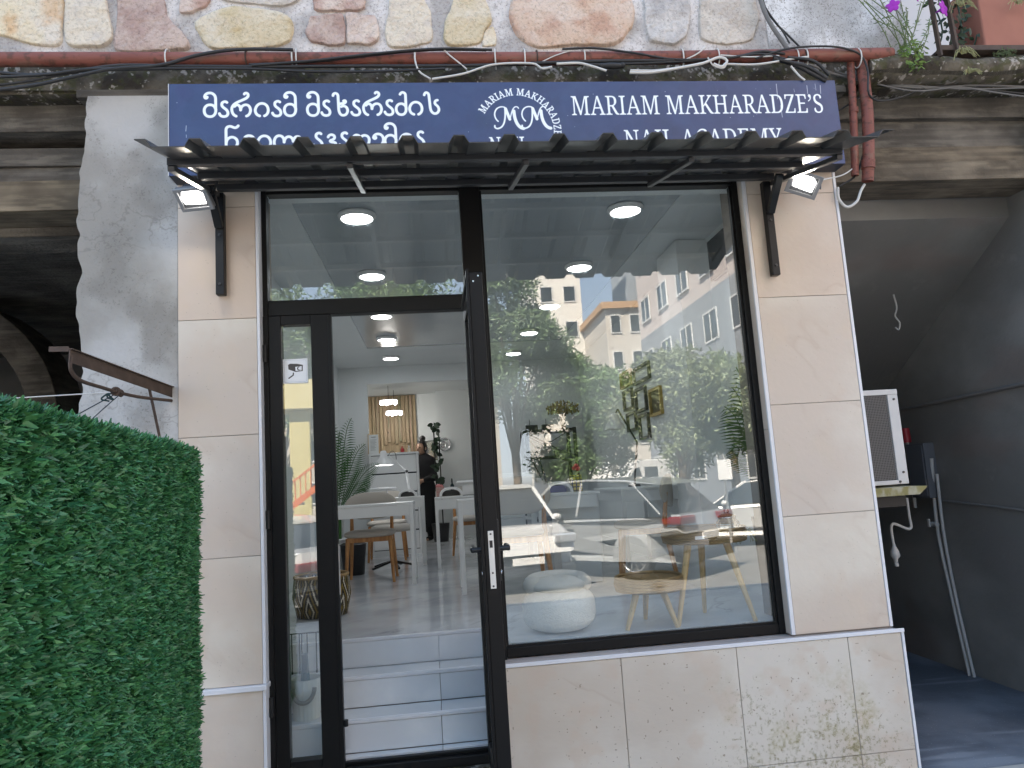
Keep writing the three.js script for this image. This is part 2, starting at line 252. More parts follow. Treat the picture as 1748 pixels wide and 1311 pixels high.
// ---------- the building above and around ----------
function stoneGeo(P, depth, s) {
  let cx = 0, cy = 0; for (const p of P) { cx += p[0] / P.length; cy += p[1] / P.length; }
  const N = 64, R = 12, pos = [0, 0, 0], uv = [0, 0], idx = [];
  const hit = (a) => { const dx = Math.cos(a), dy = Math.sin(a); let best = 0.02; for (let i = 0; i < P.length; i++) { const ax = P[i][0] - cx, ay = P[i][1] - cy, bx = P[(i + 1) % P.length][0] - cx, by = P[(i + 1) % P.length][1] - cy, ex = bx - ax, ey = by - ay, den = dx * ey - dy * ex; if (Math.abs(den) < 1e-9) continue; const t = (ax * ey - ay * ex) / den, q = (ax * dy - ay * dx) / den; if (t > 0 && q >= -0.001 && q <= 1.001) best = Math.max(best, t); } return best; };
  const edge = []; for (let i = 0; i < N; i++) edge.push(hit(i / N * Math.PI * 2));
  const soft = edge.map((e, i) => (edge[(i + N - 1) % N] + 2 * e + edge[(i + 1) % N]) / 4);
  const relief = (x, y) => 0.026 * (fbm(x * 0.5 + 5, y * 0.5 + 5, 5, 5, 5, s) - 0.5) + 0.012 * (fbm(x + 3, y + 3, 20, 20, 3, s + 9) - 0.5);
  pos[0] = cx; pos[1] = cy; pos[2] = depth + relief(cx, cy); uv[0] = cx; uv[1] = cy;
  for (let r = 1; r <= R; r++) for (let i = 0; i < N; i++) {
    const f = r === R ? 1 : 1 - Math.pow(1 - r / R, 1.35), a = i / N * Math.PI * 2, e = soft[i] * (1.03 + 0.12 * (fbm(i / N, 0.3, 9, 3, 4, s + 4) - 0.5) * 2), x = cx + Math.cos(a) * e * f, y = cy + Math.sin(a) * e * f;
    pos.push(x, y, r === R ? -0.03 : depth * Math.pow(1 - Math.pow(f, 14), 0.5) + relief(x, y)); uv.push(x, y);
  }
  for (let i = 0; i < N; i++) { idx.push(0, 1 + i, 1 + (i + 1) % N); for (let r = 0; r < R - 1; r++) { const a = 1 + r * N + i, b = 1 + r * N + (i + 1) % N, c = a + N, d = b + N; idx.push(a, c, b, b, c, d); } }
  const g = new THREE.BufferGeometry(); g.setIndex(idx); g.setAttribute('position', new THREE.Float32BufferAttribute(pos, 3)); g.setAttribute('uv', new THREE.Float32BufferAttribute(uv, 2)); g.computeVertexNormals(); return g;
}
// a gently uneven sheet in x and y, facing +z
function roughSheet(x0, x1, y0, y1, z, amp, step, s) {
  const g = new THREE.PlaneGeometry(x1 - x0, y1 - y0, Math.max(1, Math.round((x1 - x0) / step)), Math.max(1, Math.round((y1 - y0) / step))); g.translate((x0 + x1) / 2, (y0 + y1) / 2, z);
  const p = g.attributes.position; for (let i = 0; i < p.count; i++) p.setZ(i, z + amp * (fbm(p.getX(i) * 0.2 + 4, p.getY(i) * 0.2 + 4, 6, 6, 5, s) - 0.5));
  g.computeVertexNormals(); return muv(g);
}
{
  const w = thing('stone_wall', 'rubble wall of pink, cream and ochre stones in grey mortar above the shop sign', 'wall', [0, 3.9, 0], { world: true });
  put('mortar', [box(-15, 3.9, -0.45, 1.745, 9.5, -0.03), roughSheet(-3.4, 1.745, 3.9, 5.2, -0.004, 0.02, 0.03, 5)], M.mortar, w);
  const S = [
    [0, [[-2.655, 4.2], [-2.5, 4.32], [-2.25, 4.3], [-2.174, 4.203], [-2.167, 4.135], [-2.166, 3.935], [-2.301, 3.94], [-2.388, 3.967], [-2.476, 3.993], [-2.648, 4.0]]],
    [1, [[-2.15, 4.28], [-1.96, 4.29], [-1.945, 4.205], [-1.936, 4.119], [-1.923, 4.051], [-1.92, 3.984], [-1.955, 3.94], [-2.111, 3.925], [-2.15, 3.95]]],
    [2, [[-1.885, 4.28], [-1.68, 4.27], [-1.645, 4.207], [-1.635, 4.121], [-1.59, 4.052], [-1.544, 4.011], [-1.514, 3.95], [-1.499, 3.916], [-1.889, 3.912], [-1.9, 3.967], [-1.89, 4.068]]],
    [4, [[-1.565, 4.26], [-1.42, 4.28], [-1.405, 4.208], [-1.436, 4.167], [-1.513, 4.132], [-1.568, 4.135]]],
    [3, [[-1.513, 4.077], [-1.437, 4.111], [-1.344, 4.157], [-1.282, 4.167], [-1.158, 4.154], [-1.034, 4.134], [-0.978, 4.089], [-0.973, 4.03], [-0.99, 3.967], [-1.054, 3.933], [-1.162, 3.926], [-1.408, 3.915], [-1.453, 3.96]]],
    [5, [[-1.36, 4.28], [-0.9, 4.28], [-0.91, 4.21], [-1.02, 4.175], [-1.16, 4.185], [-1.3, 4.2], [-1.37, 4.22]]],
    [4, [[-0.865, 4.27], [-0.575, 4.28], [-0.571, 4.214], [-0.583, 4.161], [-0.622, 4.146], [-0.686, 4.146], [-0.865, 4.14]]],
    [2, [[-0.883, 4.114], [-0.781, 4.131], [-0.7, 4.13], [-0.685, 4.05], [-0.70, 3.95], [-0.787, 3.94], [-0.881, 3.96], [-0.911, 4.019]]],
    [4, [[-0.685, 4.13], [-0.622, 4.129], [-0.526, 4.115], [-0.503, 4.055], [-0.516, 3.974], [-0.565, 3.945], [-0.69, 3.95], [-0.675, 4.05]]],
    [1, [[-0.43, 4.28], [-0.255, 4.29], [-0.246, 4.216], [-0.217, 4.145], [-0.212, 4.038], [-0.226, 3.955], [-0.325, 3.925], [-0.469, 3.935], [-0.482, 4.02], [-0.455, 4.126]]],
    [3, [[-0.06, 4.27], [0.08, 4.28], [0.094, 4.219], [0.123, 4.147], [0.13, 4.08], [0.075, 4.03], [0.05, 3.95], [-0.113, 3.94], [-0.154, 3.975], [-0.148, 4.092], [-0.1, 4.18]]],
    [0, [[0.13, 4.06], [0.146, 3.99], [0.14, 3.94], [0.06, 3.935], [0.07, 4.0], [0.09, 4.035]]],
    [6, [[0.3, 4.3], [0.9, 4.32], [0.936, 4.225], [0.966, 4.17], [0.945, 4.059], [0.869, 3.975], [0.79, 3.935], [0.382, 3.92], [0.27, 3.996], [0.222, 4.129], [0.25, 4.22]]],
    [7, [[1.02, 4.26], [1.26, 4.27], [1.3, 4.18], [1.276, 4.116], [1.253, 3.998], [1.172, 3.95], [1.017, 3.955], [1.0, 4.078]]],
    [5, [[1.36, 4.28], [1.69, 4.28], [1.7, 4.117], [1.66, 3.97], [1.488, 3.94], [1.335, 3.985], [1.331, 4.134]]],
    [0, [[-3.1, 4.3], [-2.74, 4.25], [-2.71, 3.98], [-3.0, 3.93], [-3.2, 4.05]]],
  ];
  S.forEach(([k, P], i) => put('stone', stoneGeo(P, k === 7 || k === 5 ? 0.006 : 0.012, 900 + i * 13), M.stones[k], w));
  for (let row = 0; row < 3; row++) for (let x = -3.1 + 0.1 * row; x < 1.5;) {     // courses above the frame
    const wd = rr(0.24, 0.55), y0 = 4.33 + row * 0.32, P = [];
    for (let i = 0; i < 9; i++) { const a = i / 9 * Math.PI * 2; P.push([x + wd / 2 + Math.cos(a) * wd / 2 * rr(0.9, 1.05), y0 + 0.14 + Math.sin(a) * 0.145 * rr(0.85, 1.05)]); }
    put('stone', stoneGeo(P, 0.03, 2000 + row * 100 + Math.round(x * 20)), M.stones[Math.floor(rnd() * 8)], w); x += wd + 0.05;
  }
  const pw = thing('plaster_wall', 'pale grey patched plaster wall at the upper right beside the flower pots', 'wall', [2.2, 3.86, 0], { world: true });
  put('plaster', [box(1.745, 3.86, -0.45, 2.62, 9.5, -0.02), roughSheet(1.748, 2.62, 3.88, 5.2, -0.004, 0.02, 0.03, 61)], M.paleplaster, pw);
  struct('balcony_wall', [box(2.62, 3.78, -1.3, 6, 9.5, -1.2), box(6, 3.5, -1.3, 15, 9.5, -0.02)], std({ color: rgb(0.62, 0.63, 0.66), roughness: 0.9 }));
  struct('roof', [box(-15, 9.5, -10, 15, 9.7, 0.1), box(-15, -0.25, -10.2, 15, 9.5, -10), box(-15.2, -0.25, -10.2, -15, 9.5, 0), box(15, -0.25, -10.2, 15.2, 9.5, 0)], M.mortar);  // unseen roof and outer walls, added to keep the sun off the front
  struct('house_front', [box(-15, -0.25, -0.4, -6.5, 3.9, -0.1), box(5.2, -0.25, -0.4, 15, 3.5, -0.1), box(3.6, -0.25, -0.4, 5.2, 3.1, -0.12)], M.plaster);
}
{
  // dirty concrete edge under the stones, and the mossy ledge at the right
  const l = thing('concrete_ledge', 'dark dirty concrete ledge behind the cables, just above the shop sign', 'ledge', [0, 3.66, 0], { world: true });
  put('ledge', [box(-6.5, 3.70, -0.35, 2.3, 3.9, -0.06), roughSheet(-6.5, 2.3, 3.71, 3.895, -0.03, 0.05, 0.03, 71)], M.mossy, l);
  put('soffit', box(-2.1, 3.655, -0.35, 2.2, 3.70, -0.015, 0.005), M.board, l);
  const r = thing('balcony_ledge', 'mossy crumbling concrete ledge below the flower pots', 'ledge', [3, 3.7, 0], { world: true });
  const g = new THREE.CylinderGeometry(0.075, 0.075, 2.9, 24, 90).rotateZ(Math.PI / 2).scale(1, 1.05, 1.5).translate(3.75, 3.765, 0.0), p = g.attributes.position;
  for (let i = 0; i < p.count; i++) { const n = 0.035 * (fbm(p.getX(i) * 0.3, p.getZ(i) + p.getY(i), 12, 6, 4, 77) - 0.5); p.setY(i, p.getY(i) + n); p.setZ(i, p.getZ(i) + n); }
  g.computeVertexNormals();
  put('ledge', [muv(g), box(2.3, 3.68, -1.25, 5.2, 3.80, -0.02)], M.mossy, r);
}
function courses(t, x0, x1, rows, mats) { for (const [y0, y1, z, k] of rows) put('board_course', [roughSheet(x0, x1, y0, y1, z, 0.018, 0.04, Math.round(y0 * 100)), box(x0, y0, z - 0.3, x1, y1, z - 0.012)], mats[k], t); }
{
  const t = thing('concrete_lintel', 'board-marked concrete lintel over the dark arcade left of the concrete pillar', 'lintel', [-4.2, 3.05, -0.2], { world: true });
  courses(t, -6.5, -2.06, [[3.725, 3.86, -0.12, 0], [3.622, 3.722, -0.17, 0], [3.54, 3.619, -0.15, 0], [3.47, 3.535, -0.42, 1], [3.366, 3.466, -0.2, 0], [3.275, 3.362, -0.22, 0], [3.105, 3.271, -0.18, 2], [3.05, 3.10, -0.42, 1]], [M.board, M.boardShade, std({ map: M.board.map, color: rgb(1.25, 1.12, 0.9), roughness: 0.9, bumpMap: bumpFine, bumpScale: 0.003 })]);
  const t2 = thing('concrete_lintel', 'board-marked concrete lintel over the dark alley right of the sign', 'lintel', [3.6, 3.12, -0.2], { world: true });
  courses(t2, 2.05, 5.2, [[3.55, 3.72, -0.14, 0], [3.375, 3.547, -0.18, 0], [3.26, 3.372, -0.16, 2], [3.144, 3.257, -0.12, 2], [3.10, 3.141, -0.5, 1]], [M.board, M.boardShade, std({ map: M.board.map, color: rgb(1.1, 1.0, 0.85), roughness: 0.95, bumpMap: bumpCoarse, bumpScale: 0.008 })]);
}
{
  // plastered concrete pillar with a broken left edge
  const t = thing('concrete_pillar', 'bare grey plastered concrete pillar with a ragged left edge, between arcade and tiles', 'pillar', [-1.83, -0.1, 0], { world: true });
  const P = [[-1.586, -0.1], [-1.586, 3.66]]; for (let y = 3.66; y > -0.1; y -= 0.011) P.push([-2.075 + 0.06 * (fbm(y * 0.25 + 0.1, 0.3, 5, 3, 3, 81) - 0.5) + 0.05 * Math.pow(fbm(y * 0.25 + 0.1, 0.7, 40, 3, 2, 83), 2.5) + 0.012 * (fbm(y * 0.25 + 0.1, 0.5, 110, 3, 1, 85) - 0.5), y]);
  const body = extr(P, 0.562, 0).translate(0, 0, -0.572);
  put('pillar', body, M.plaster, t);
}
// arcade behind: side walls, back wall with an arch rib, ceiling
{
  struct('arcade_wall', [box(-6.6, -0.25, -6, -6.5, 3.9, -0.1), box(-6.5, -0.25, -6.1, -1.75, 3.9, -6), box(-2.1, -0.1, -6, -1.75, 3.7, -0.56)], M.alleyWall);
  struct('arcade_ceiling', box(-6.5, 3.5, -6, -1.75, 3.9, -0.45), M.boardShade);
  const t = thing('arch_rib', 'dim curved concrete arch inside the dark arcade at the left', 'arch', [-4.6, -0.1, -3], { world: true });
  const A = []; for (let i = 0; i <= 14; i++) { const a = i / 14 * Math.PI / 2; A.push([-4.95 + 1.33 * Math.cos(a), 2.3 + 1.25 * Math.sin(a)]); } for (let i = 14; i >= 0; i--) { const a = i / 14 * Math.PI / 2; A.push([-4.95 + 1.08 * Math.cos(a), 2.3 + 1.0 * Math.sin(a)]); }
  put('arch', [extr(A, 0.5, 0.01).translate(0, 0, -3.5), box(-3.87, -0.1, -3.5, -3.62, 2.3, -3.0, 0.01)], M.boardShade, t);
}
// alley at the right
{
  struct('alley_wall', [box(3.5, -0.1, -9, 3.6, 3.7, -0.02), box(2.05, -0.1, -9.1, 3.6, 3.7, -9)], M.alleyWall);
  const soff = new THREE.Shape([[-0.45, 3.02], [-0.45, 3.7], [-9, 3.7], [-9, 2.0], [-2.1, 2.0]].map((p) => new THREE.Vector2(...p)));
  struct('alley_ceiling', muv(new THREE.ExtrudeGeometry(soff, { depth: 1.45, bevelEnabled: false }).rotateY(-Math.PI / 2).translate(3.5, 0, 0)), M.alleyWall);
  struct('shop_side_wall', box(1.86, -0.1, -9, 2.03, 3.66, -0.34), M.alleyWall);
}

// ---------- tiled cladding ----------
const tileAt = (t, mat, x0, y0, x1, y1, z, dz = 0.012, ou = rr(0, 9), ov = rr(0, 9)) => put('tile', shiftUV(box(x0 + 0.0012, y0 + 0.0012, z - dz, x1 - 0.0012, y1 - 0.0012, z, 0.0018), ou, ov), mat === M.tile ? M.tiles[Math.floor(rnd() * 4)] : mat, t);
{
  const t = thing('tiled_pillar', 'narrow beige tiled pillar left of the shop door', 'pillar', [-1.38, -0.1, 0], { world: true });
  put('backing', box(-1.583, -0.1, -0.36, -1.192, 3.65, -0.009), M.grout, t);
  for (const [a, b, m] of [[3.026, 3.64, M.tileLampGlow], [2.426, 3.026, M.tileLampGlow], [1.826, 2.426, M.tile], [1.226, 1.826, M.tile], [0.618, 1.226, M.tile], [-0.02, 0.592, M.tile], [-0.1, -0.02, M.tile]]) tileAt(t, m, -1.583, a, -1.192, b, b < 0.6 ? 0.012 : 0, 0.022);
  put('edge_trim', box(-1.1915, 0.618, -0.09, -1.176, 3.62, 0.002, 0.002), M.whiteMetal, t);
  put('edge_trim', box(-1.1915, -0.1, -0.09, -1.176, 0.592, 0.014, 0.002), M.whiteMetal, t);
  put('sill_trim', box(-1.583, 0.593, -0.06, -1.170, 0.617, 0.028, 0.003), M.whiteMetal, t);
}
{
  const t = thing('tiled_pillar', 'wide beige tiled pillar right of the shop window', 'pillar', [1.77, -0.1, 0], { world: true });
  put('backing', box(1.50, -0.1, -0.34, 2.036, 3.65, -0.009), M.grout, t);
  for (const [a, b, m] of [[3.03, 3.64, M.tileLampGlow], [2.429, 3.03, M.tileLampGlow], [1.829, 2.429, M.tile], [1.229, 1.829, M.tile], [0.621, 1.229, M.tile]]) tileAt(t, m, 1.509, a, 2.033, b, 0, 0.022);
  for (const [a, b] of [[2.6, 3.6], [1.7, 2.6], [0.621, 1.7]]) put('tile', shiftUV(box(1.488, a + 0.001, -0.2, 1.4995, b - 0.001, -0.004, 0.001), rr(0, 9), rr(0, 9)), M.tile, t);
  put('edge_trim', box(1.4875, 0.621, -0.012, 1.5085, 3.6, 0.0025, 0.003), M.whiteMetal, t);
  put('edge_trim', box(2.0335, 0.621, -0.33, 2.05, 3.64, 0.003, 0.002), M.whiteMetal, t);
}
{
  const t = thing('tiled_base', 'low beige tiled plinth with a white sill under the shop window', 'plinth', [1.02, -0.1, 0.06], { world: true });
  put('backing', box(-0.03, -0.1, -0.3, 2.052, 0.598, 0.049), M.grout, t);
  const rows = [[0.025, 0.602], [-0.1, 0.025]], xs = [-0.025, 0.556, 1.156, 1.756, 2.05];
  for (const [a, b] of rows) for (let i = 0; i < 4; i++) {
    const g = box(xs[i] + 0.0014, a + 0.0014, 0.045, xs[i + 1] - 0.0014, b - 0.0014, 0.06, 0.0018), u = g.attributes.uv;
    for (let k = 0; k < u.count; k++) u.setXY(k, u.getX(k) / 2.1, (u.getY(k) + 0.3) / 1.05);
    put('tile', g, M.baseTile, t);
  }
  for (const [a, b] of [[-0.02, 0.62], [0.6225, 1.25], [1.2525, 1.8], [1.8025, 2.05]]) put('sill_tile', shiftUV(box(a, 0.603, -0.13, b, 0.613, 0.058, 0.001), rr(0, 5), rr(0, 5)), std({ map: M.tile.map, color: rgb(0.82, 0.82, 0.84), roughness: 0.4 }), t);
  put('sill_trim', box(-0.032, 0.603, 0.0585, 2.068, 0.622, 0.067, 0.002), M.whiteMetal, t);
  put('edge_trim', box(-0.0335, -0.1, -0.04, -0.026, 0.602, 0.062, 0.001), M.whiteMetal, t);
  put('edge_trim', box(2.0525, -0.1, -0.3, 2.067, 0.602, 0.063, 0.002), M.whiteMetal, t);
}
// ---------- red pipe, down pipes, cables ----------
{
  const t = thing('red_pipe', 'long rusty red pipe running along the wall above the sign', 'pipe', [0, 3.81, 0.08], { world: true });
  const g = tube([[-6.4, 3.82, 0.08], [-2.4, 3.812, 0.08], [0.6, 3.810, 0.08], [2.44, 3.833, 0.08]], 0.037, 16, 60); const u = g.attributes.uv; for (let i = 0; i < u.count; i++) u.setXY(i, u.getX(i) * 5, u.getY(i));
  put('pipe', g, M.redPipe, t);
  put('end_cap', cyl([2.436, 3.833, 0.08], [2.446, 3.833, 0.08], 0.036, 0.034, 16), M.redPipe, t);
  for (const x of [-1.2, 0.35, 1.9]) put('clamp', new THREE.TorusGeometry(0.04, 0.004, 6, 20).rotateY(Math.PI / 2).translate(x, 3.812, 0.08), M.rust, t);
  const a = thing('down_pipe', 'thin rusty red down pipe right of the sign, nearer the sign', 'pipe', [2.19, 3.2, 0.06], { world: true });
  put('pipe', tube([[2.205, 3.80, 0.05], [2.19, 3.6, 0.05], [2.168, 3.3, 0.04], [2.16, 3.12, 0.02]], 0.021, 12, 20), M.redPipe, a);
  put('collar', cyl([2.187, 3.52, 0.049], [2.184, 3.49, 0.048], 0.025, 0.025, 12), M.redPipe, a);
  const b = thing('down_pipe', 'thick rusty red down pipe right of the sign, farther from the sign', 'pipe', [2.25, 3.1, 0.06], { world: true });
  put('pipe', tube([[2.268, 3.81, 0.06], [2.262, 3.5, 0.06], [2.235, 3.2, 0.05], [2.225, 3.08, 0.03]], 0.032, 14, 20), M.redPipe, b);
  put('collar', cyl([2.233, 3.20, 0.05], [2.228, 3.15, 0.046], 0.037, 0.037, 14), M.redPipe, b);
}
const BLACK_CABLES = [
  [[[-2.554, 3.595, 0.135], [-2.225, 3.639, 0.135], [-2.03, 3.686, 0.135], [-1.86, 3.724, 0.135], [-1.66, 3.739, 0.135], [-1.573, 3.755, 0.135], [-1.456, 3.794, 0.135], [-1.309, 3.823, 0.135], [-1.161, 3.833, 0.135], [-0.952, 3.829, 0.135]], 0.009],
  [[[-2.564, 3.733, 0.125], [-2.231, 3.699, 0.125], [-2.007, 3.724, 0.125], [-1.836, 3.749, 0.125], [-1.547, 3.745, 0.125], [-1.135, 3.74, 0.125], [-0.653, 3.742, 0.125], [-0.031, 3.743, 0.125], [0.615, 3.765, 0.125], [1.114, 3.77, 0.125]], 0.009],
  [[[-2.559, 3.679, 0.13], [-2.173, 3.699, 0.13], [-1.976, 3.727, 0.13], [-1.69, 3.729, 0.13], [-1.134, 3.724, 0.13], [-0.896, 3.71, 0.13], [-0.531, 3.708, 0.13], [-0.158, 3.723, 0.13]], 0.007],
  [[[-2.565, 3.63, 0.118], [-2.29, 3.666, 0.118], [-2.01, 3.722, 0.118], [-1.867, 3.728, 0.118], [-1.55, 3.733, 0.118], [-1.197, 3.738, 0.118], [-0.897, 3.727, 0.118]], 0.006],
  [[[-1.163, 3.741, 0.135], [-0.833, 3.769, 0.135], [-0.65, 3.792, 0.135], [-0.34, 3.825, 0.135], [-0.152, 3.835, 0.135], [0.101, 3.828, 0.135]], 0.007],
  [[[-1.179, 3.751, 0.128], [-0.834, 3.767, 0.128], [-0.62, 3.793, 0.128], [-0.341, 3.823, 0.128], [-0.152, 3.833, 0.128], [0.07, 3.829, 0.128]], 0.006],
  [[[0.489, 3.835, 0.13], [0.653, 3.841, 0.13], [0.882, 3.813, 0.13], [1.112, 3.774, 0.13], [1.418, 3.781, 0.13], [1.627, 3.805, 0.13], [1.762, 3.776, 0.13]], 0.006],
  [[[0.614, 3.747, 0.125], [0.944, 3.753, 0.125], [1.214, 3.767, 0.125], [1.49, 3.794, 0.125], [1.631, 3.823, 0.125], [1.768, 3.808, 0.125]], 0.007],
  [[[1.681, 4.28, 0.06], [1.712, 4.113, 0.06], [1.747, 4.021, 0.06], [1.797, 3.929, 0.06], [1.829, 3.871, 0.06], [1.904, 3.783, 0.06]], 0.013],
  [[[1.714, 4.265, 0.055], [1.721, 4.146, 0.055], [1.777, 4.043, 0.055], [1.84, 3.969, 0.055], [1.902, 3.896, 0.055]], 0.006],
  [[[1.719, 4.143, 0.06], [1.754, 4.076, 0.06], [1.805, 3.995, 0.06], [1.841, 3.915, 0.06]], 0.005],
  [[[1.589, 3.777, 0.13], [1.769, 3.833, 0.13], [1.946, 3.851, 0.13], [2.121, 3.84, 0.13], [2.236, 3.806, 0.11], [2.263, 3.715, 0.11], [2.25, 3.571, 0.11], [2.347, 3.561, 0.05], [2.534, 3.613, 0], [2.691, 3.668, 0], [2.918, 3.677, 0], [3.141, 3.646, 0], [3.519, 3.605, 0]], 0.006],
  [[[1.777, 3.777, 0.1], [1.927, 3.771, 0.08], [2.101, 3.752, 0.02], [2.291, 3.719, 0], [2.543, 3.676, 0], [2.766, 3.667, 0], [2.994, 3.681, 0], [3.529, 3.662, 0]], 0.007],
  [[[2.284, 3.713, 0.01], [2.606, 3.644, 0.01], [2.908, 3.664, 0.01], [3.13, 3.629, 0.01], [3.504, 3.573, 0.01]], 0.005],
  [[[2.131, 3.776, 0.005], [2.322, 3.704, 0.005], [2.614, 3.68, 0.005], [2.948, 3.656, 0.005], [3.525, 3.667, 0.005]], 0.005],
  [[[2.07, 3.067, 0], [2.175, 3.128, 0], [2.243, 3.263, 0], [2.268, 3.342, 0]], 0.006],
  [[[1.695, 3.78, 0.125], [1.829, 3.736, 0.125], [1.927, 3.679, 0.125], [1.993, 3.643, 0.125]], 0.012],
  [[[1.724, 3.766, 0.135], [1.892, 3.719, 0.135], [1.995, 3.651, 0.135]], 0.01],
  [[[1.78, 3.783, 0.13], [1.934, 3.758, 0.13], [2.012, 3.676, 0.13]], 0.009],
  [[[2.119, 3.525, 0], [2.278, 3.623, 0], [2.363, 3.707, 0]], 0.005],
];
const WHITE_CABLES = [
  [[[-0.316, 3.815, 0.13], [-0.315, 3.764, 0.13], [-0.296, 3.707, 0.13], [-0.239, 3.663, 0.13]], 0.005],
  [[[-0.23, 3.66, 0.135], [-0.065, 3.689, 0.135], [0.095, 3.74, 0.135], [0.288, 3.749, 0.135], [0.335, 3.742, 0.135], [0.366, 3.718, 0.135], [0.422, 3.728, 0.135]], 0.006],
  [[[-0.167, 3.842, 0.13], [-0.138, 3.808, 0.13], [-0.078, 3.753, 0.13], [-0.042, 3.719, 0.13]], 0.004],
  [[[0.449, 3.745, 0.135], [0.579, 3.748, 0.135], [0.643, 3.731, 0.135], [0.723, 3.703, 0.135]], 0.007],
  [[[0.852, 3.689, 0.14], [0.967, 3.689, 0.14], [1.137, 3.716, 0.14], [1.274, 3.743, 0.14], [1.38, 3.778, 0.14], [1.415, 3.757, 0.14], [1.38, 3.722, 0.14], [1.335, 3.739, 0.14]], 0.008],
  [[[0.856, 3.703, 0.14], [1.002, 3.702, 0.14], [1.171, 3.726, 0.14], [1.326, 3.757, 0.14]], 0.005],
  [[[0.354, 3.755, 0.125], [0.455, 3.803, 0.125], [0.588, 3.841, 0.125], [0.647, 3.845, 0.125]], 0.003],
  [[[1.179, 3.771, 0.13], [1.25, 3.806, 0.13], [1.306, 3.848, 0.13]], 0.004],
  [[[1.397, 3.745, 0.13], [1.585, 3.741, 0.13], [1.796, 3.773, 0.13], [1.903, 3.787, 0.13]], 0.006],
  [[[1.386, 3.798, 0.13], [1.556, 3.787, 0.13], [1.729, 3.794, 0.13]], 0.004],
  [[[1.791, 3.73, 0.13], [1.836, 3.669, 0.13], [1.864, 3.644, 0.13]], 0.006],
  [[[1.903, 3.057, 0.12], [2.066, 3.111, 0.06], [2.202, 3.199, 0]], 0.004],
  [[[2.046, 3.052, 0.02], [2.044, 2.982, 0.02], [2.084, 2.935, 0.02], [2.147, 2.962, 0.02], [2.185, 3.031, 0.02], [2.211, 3.066, 0.02]], 0.008],
  [[[1.305, 3.778, 0.14], [1.334, 3.729, 0.14], [1.39, 3.715, 0.14], [1.417, 3.75, 0.14]], 0.004],
];
const TIES = [-1.595, -0.96, -0.942, 0.12, 0.279, 0.608, 1.176, 1.379, 1.843, 1.907, 2.225];
{
  const names = ['lowest black cable crossing over the red pipe at the left', 'long black cable running straight along the underside of the red pipe', 'black cable sagging in from the left frame edge under the pipe', 'thin black cable joining the bundle at the upper left',
    'black cable rising over the pipe above the dark blue sign', 'thinner black cable rising beside it over the pipe', 'black cable dipping across the middle of the red pipe', 'black cable low along the pipe near the white knot',
    'thick grey cable coming down the stone wall at the upper right', 'thin black cable beside the thick grey one on the wall', 'short black cable loop near the thick grey one', 'long black cable arching over the pipe and sagging off to the right',
    'grey cable drooping across the lintel to the right', 'lower grey cable sagging on the right lintel', 'straight grey cable along the right lintel', 'black cable hanging behind the right floodlight',
    'thick black cable bundle bending down to the sign corner', 'second black cable bending down to the sign corner', 'short black cable at the pipe bend near the sign corner', 'short black cable slanting behind the down pipes'];
  BLACK_CABLES.forEach(([p, r], i) => tag(put('cable', tube(p, r, 7, p.length * 6), [8, 12, 13, 14].includes(i) ? M.cableGrey : M.cable), names[i], 'cable'));
  const wn = ['white wire hanging in a curve from the red pipe above the sign', 'long white cable curving along under the red pipe', 'thin white wire slanting down from the pipe top', 'white wire end dipping above the round logo', 'thick white cable ending in a knotted loop under the pipe', 'white cable running just below the looped one',
    'thin white wire slanting up across the red pipe', 'thin white wire beside the pipe tie near the loop', 'white cable going right from the knotted loop', 'thin white cable along the pipe top right of the loop', 'white wire hanging down to the sign corner', 'white wire from the right floodlight to the pipes', 'white cable loop hanging below the right end of the sign', 'small white loop in the cable knot'];
  WHITE_CABLES.forEach(([p, r], i) => tag(put('white_cable', tube(p, r, 7, p.length * 6), M.cableWhite), wn[i], 'cable'));
  TIES.forEach((x, i) => tag(put('cable_tie', new THREE.TorusGeometry(0.043, 0.003, 5, 24).scale(1, 1.25, 1.35).rotateY(Math.PI / 2 + 0.1 * (i % 3 - 1)).translate(x, 3.803, 0.088), M.cableWhite), 'white cable tie on the red pipe ' + ['leftmost, left of the sign', 'first of the close pair above the Georgian letters', 'second of the close pair above the Georgian letters', 'just left of the round logo', 'above the round logo', 'right of the round logo', 'left of the knotted white loop', 'at the knotted white loop', 'first of the pair over the cable bend', 'second of the pair over the cable bend', 'nearest the down pipes'][i], 'cable tie', 'cable ties around the red pipe'));
  tag(put('cable_splice', [ball(0, 0, 0, 0.03, 2.6, 0.6, 0.6).translate(0.76, 3.742, 0.12), ball(0.70, 3.742, 0.12, 0.016), ball(0.82, 3.745, 0.12, 0.017)], M.cable), 'lump of black tape joining white cables above the logo', 'cable joint');
}
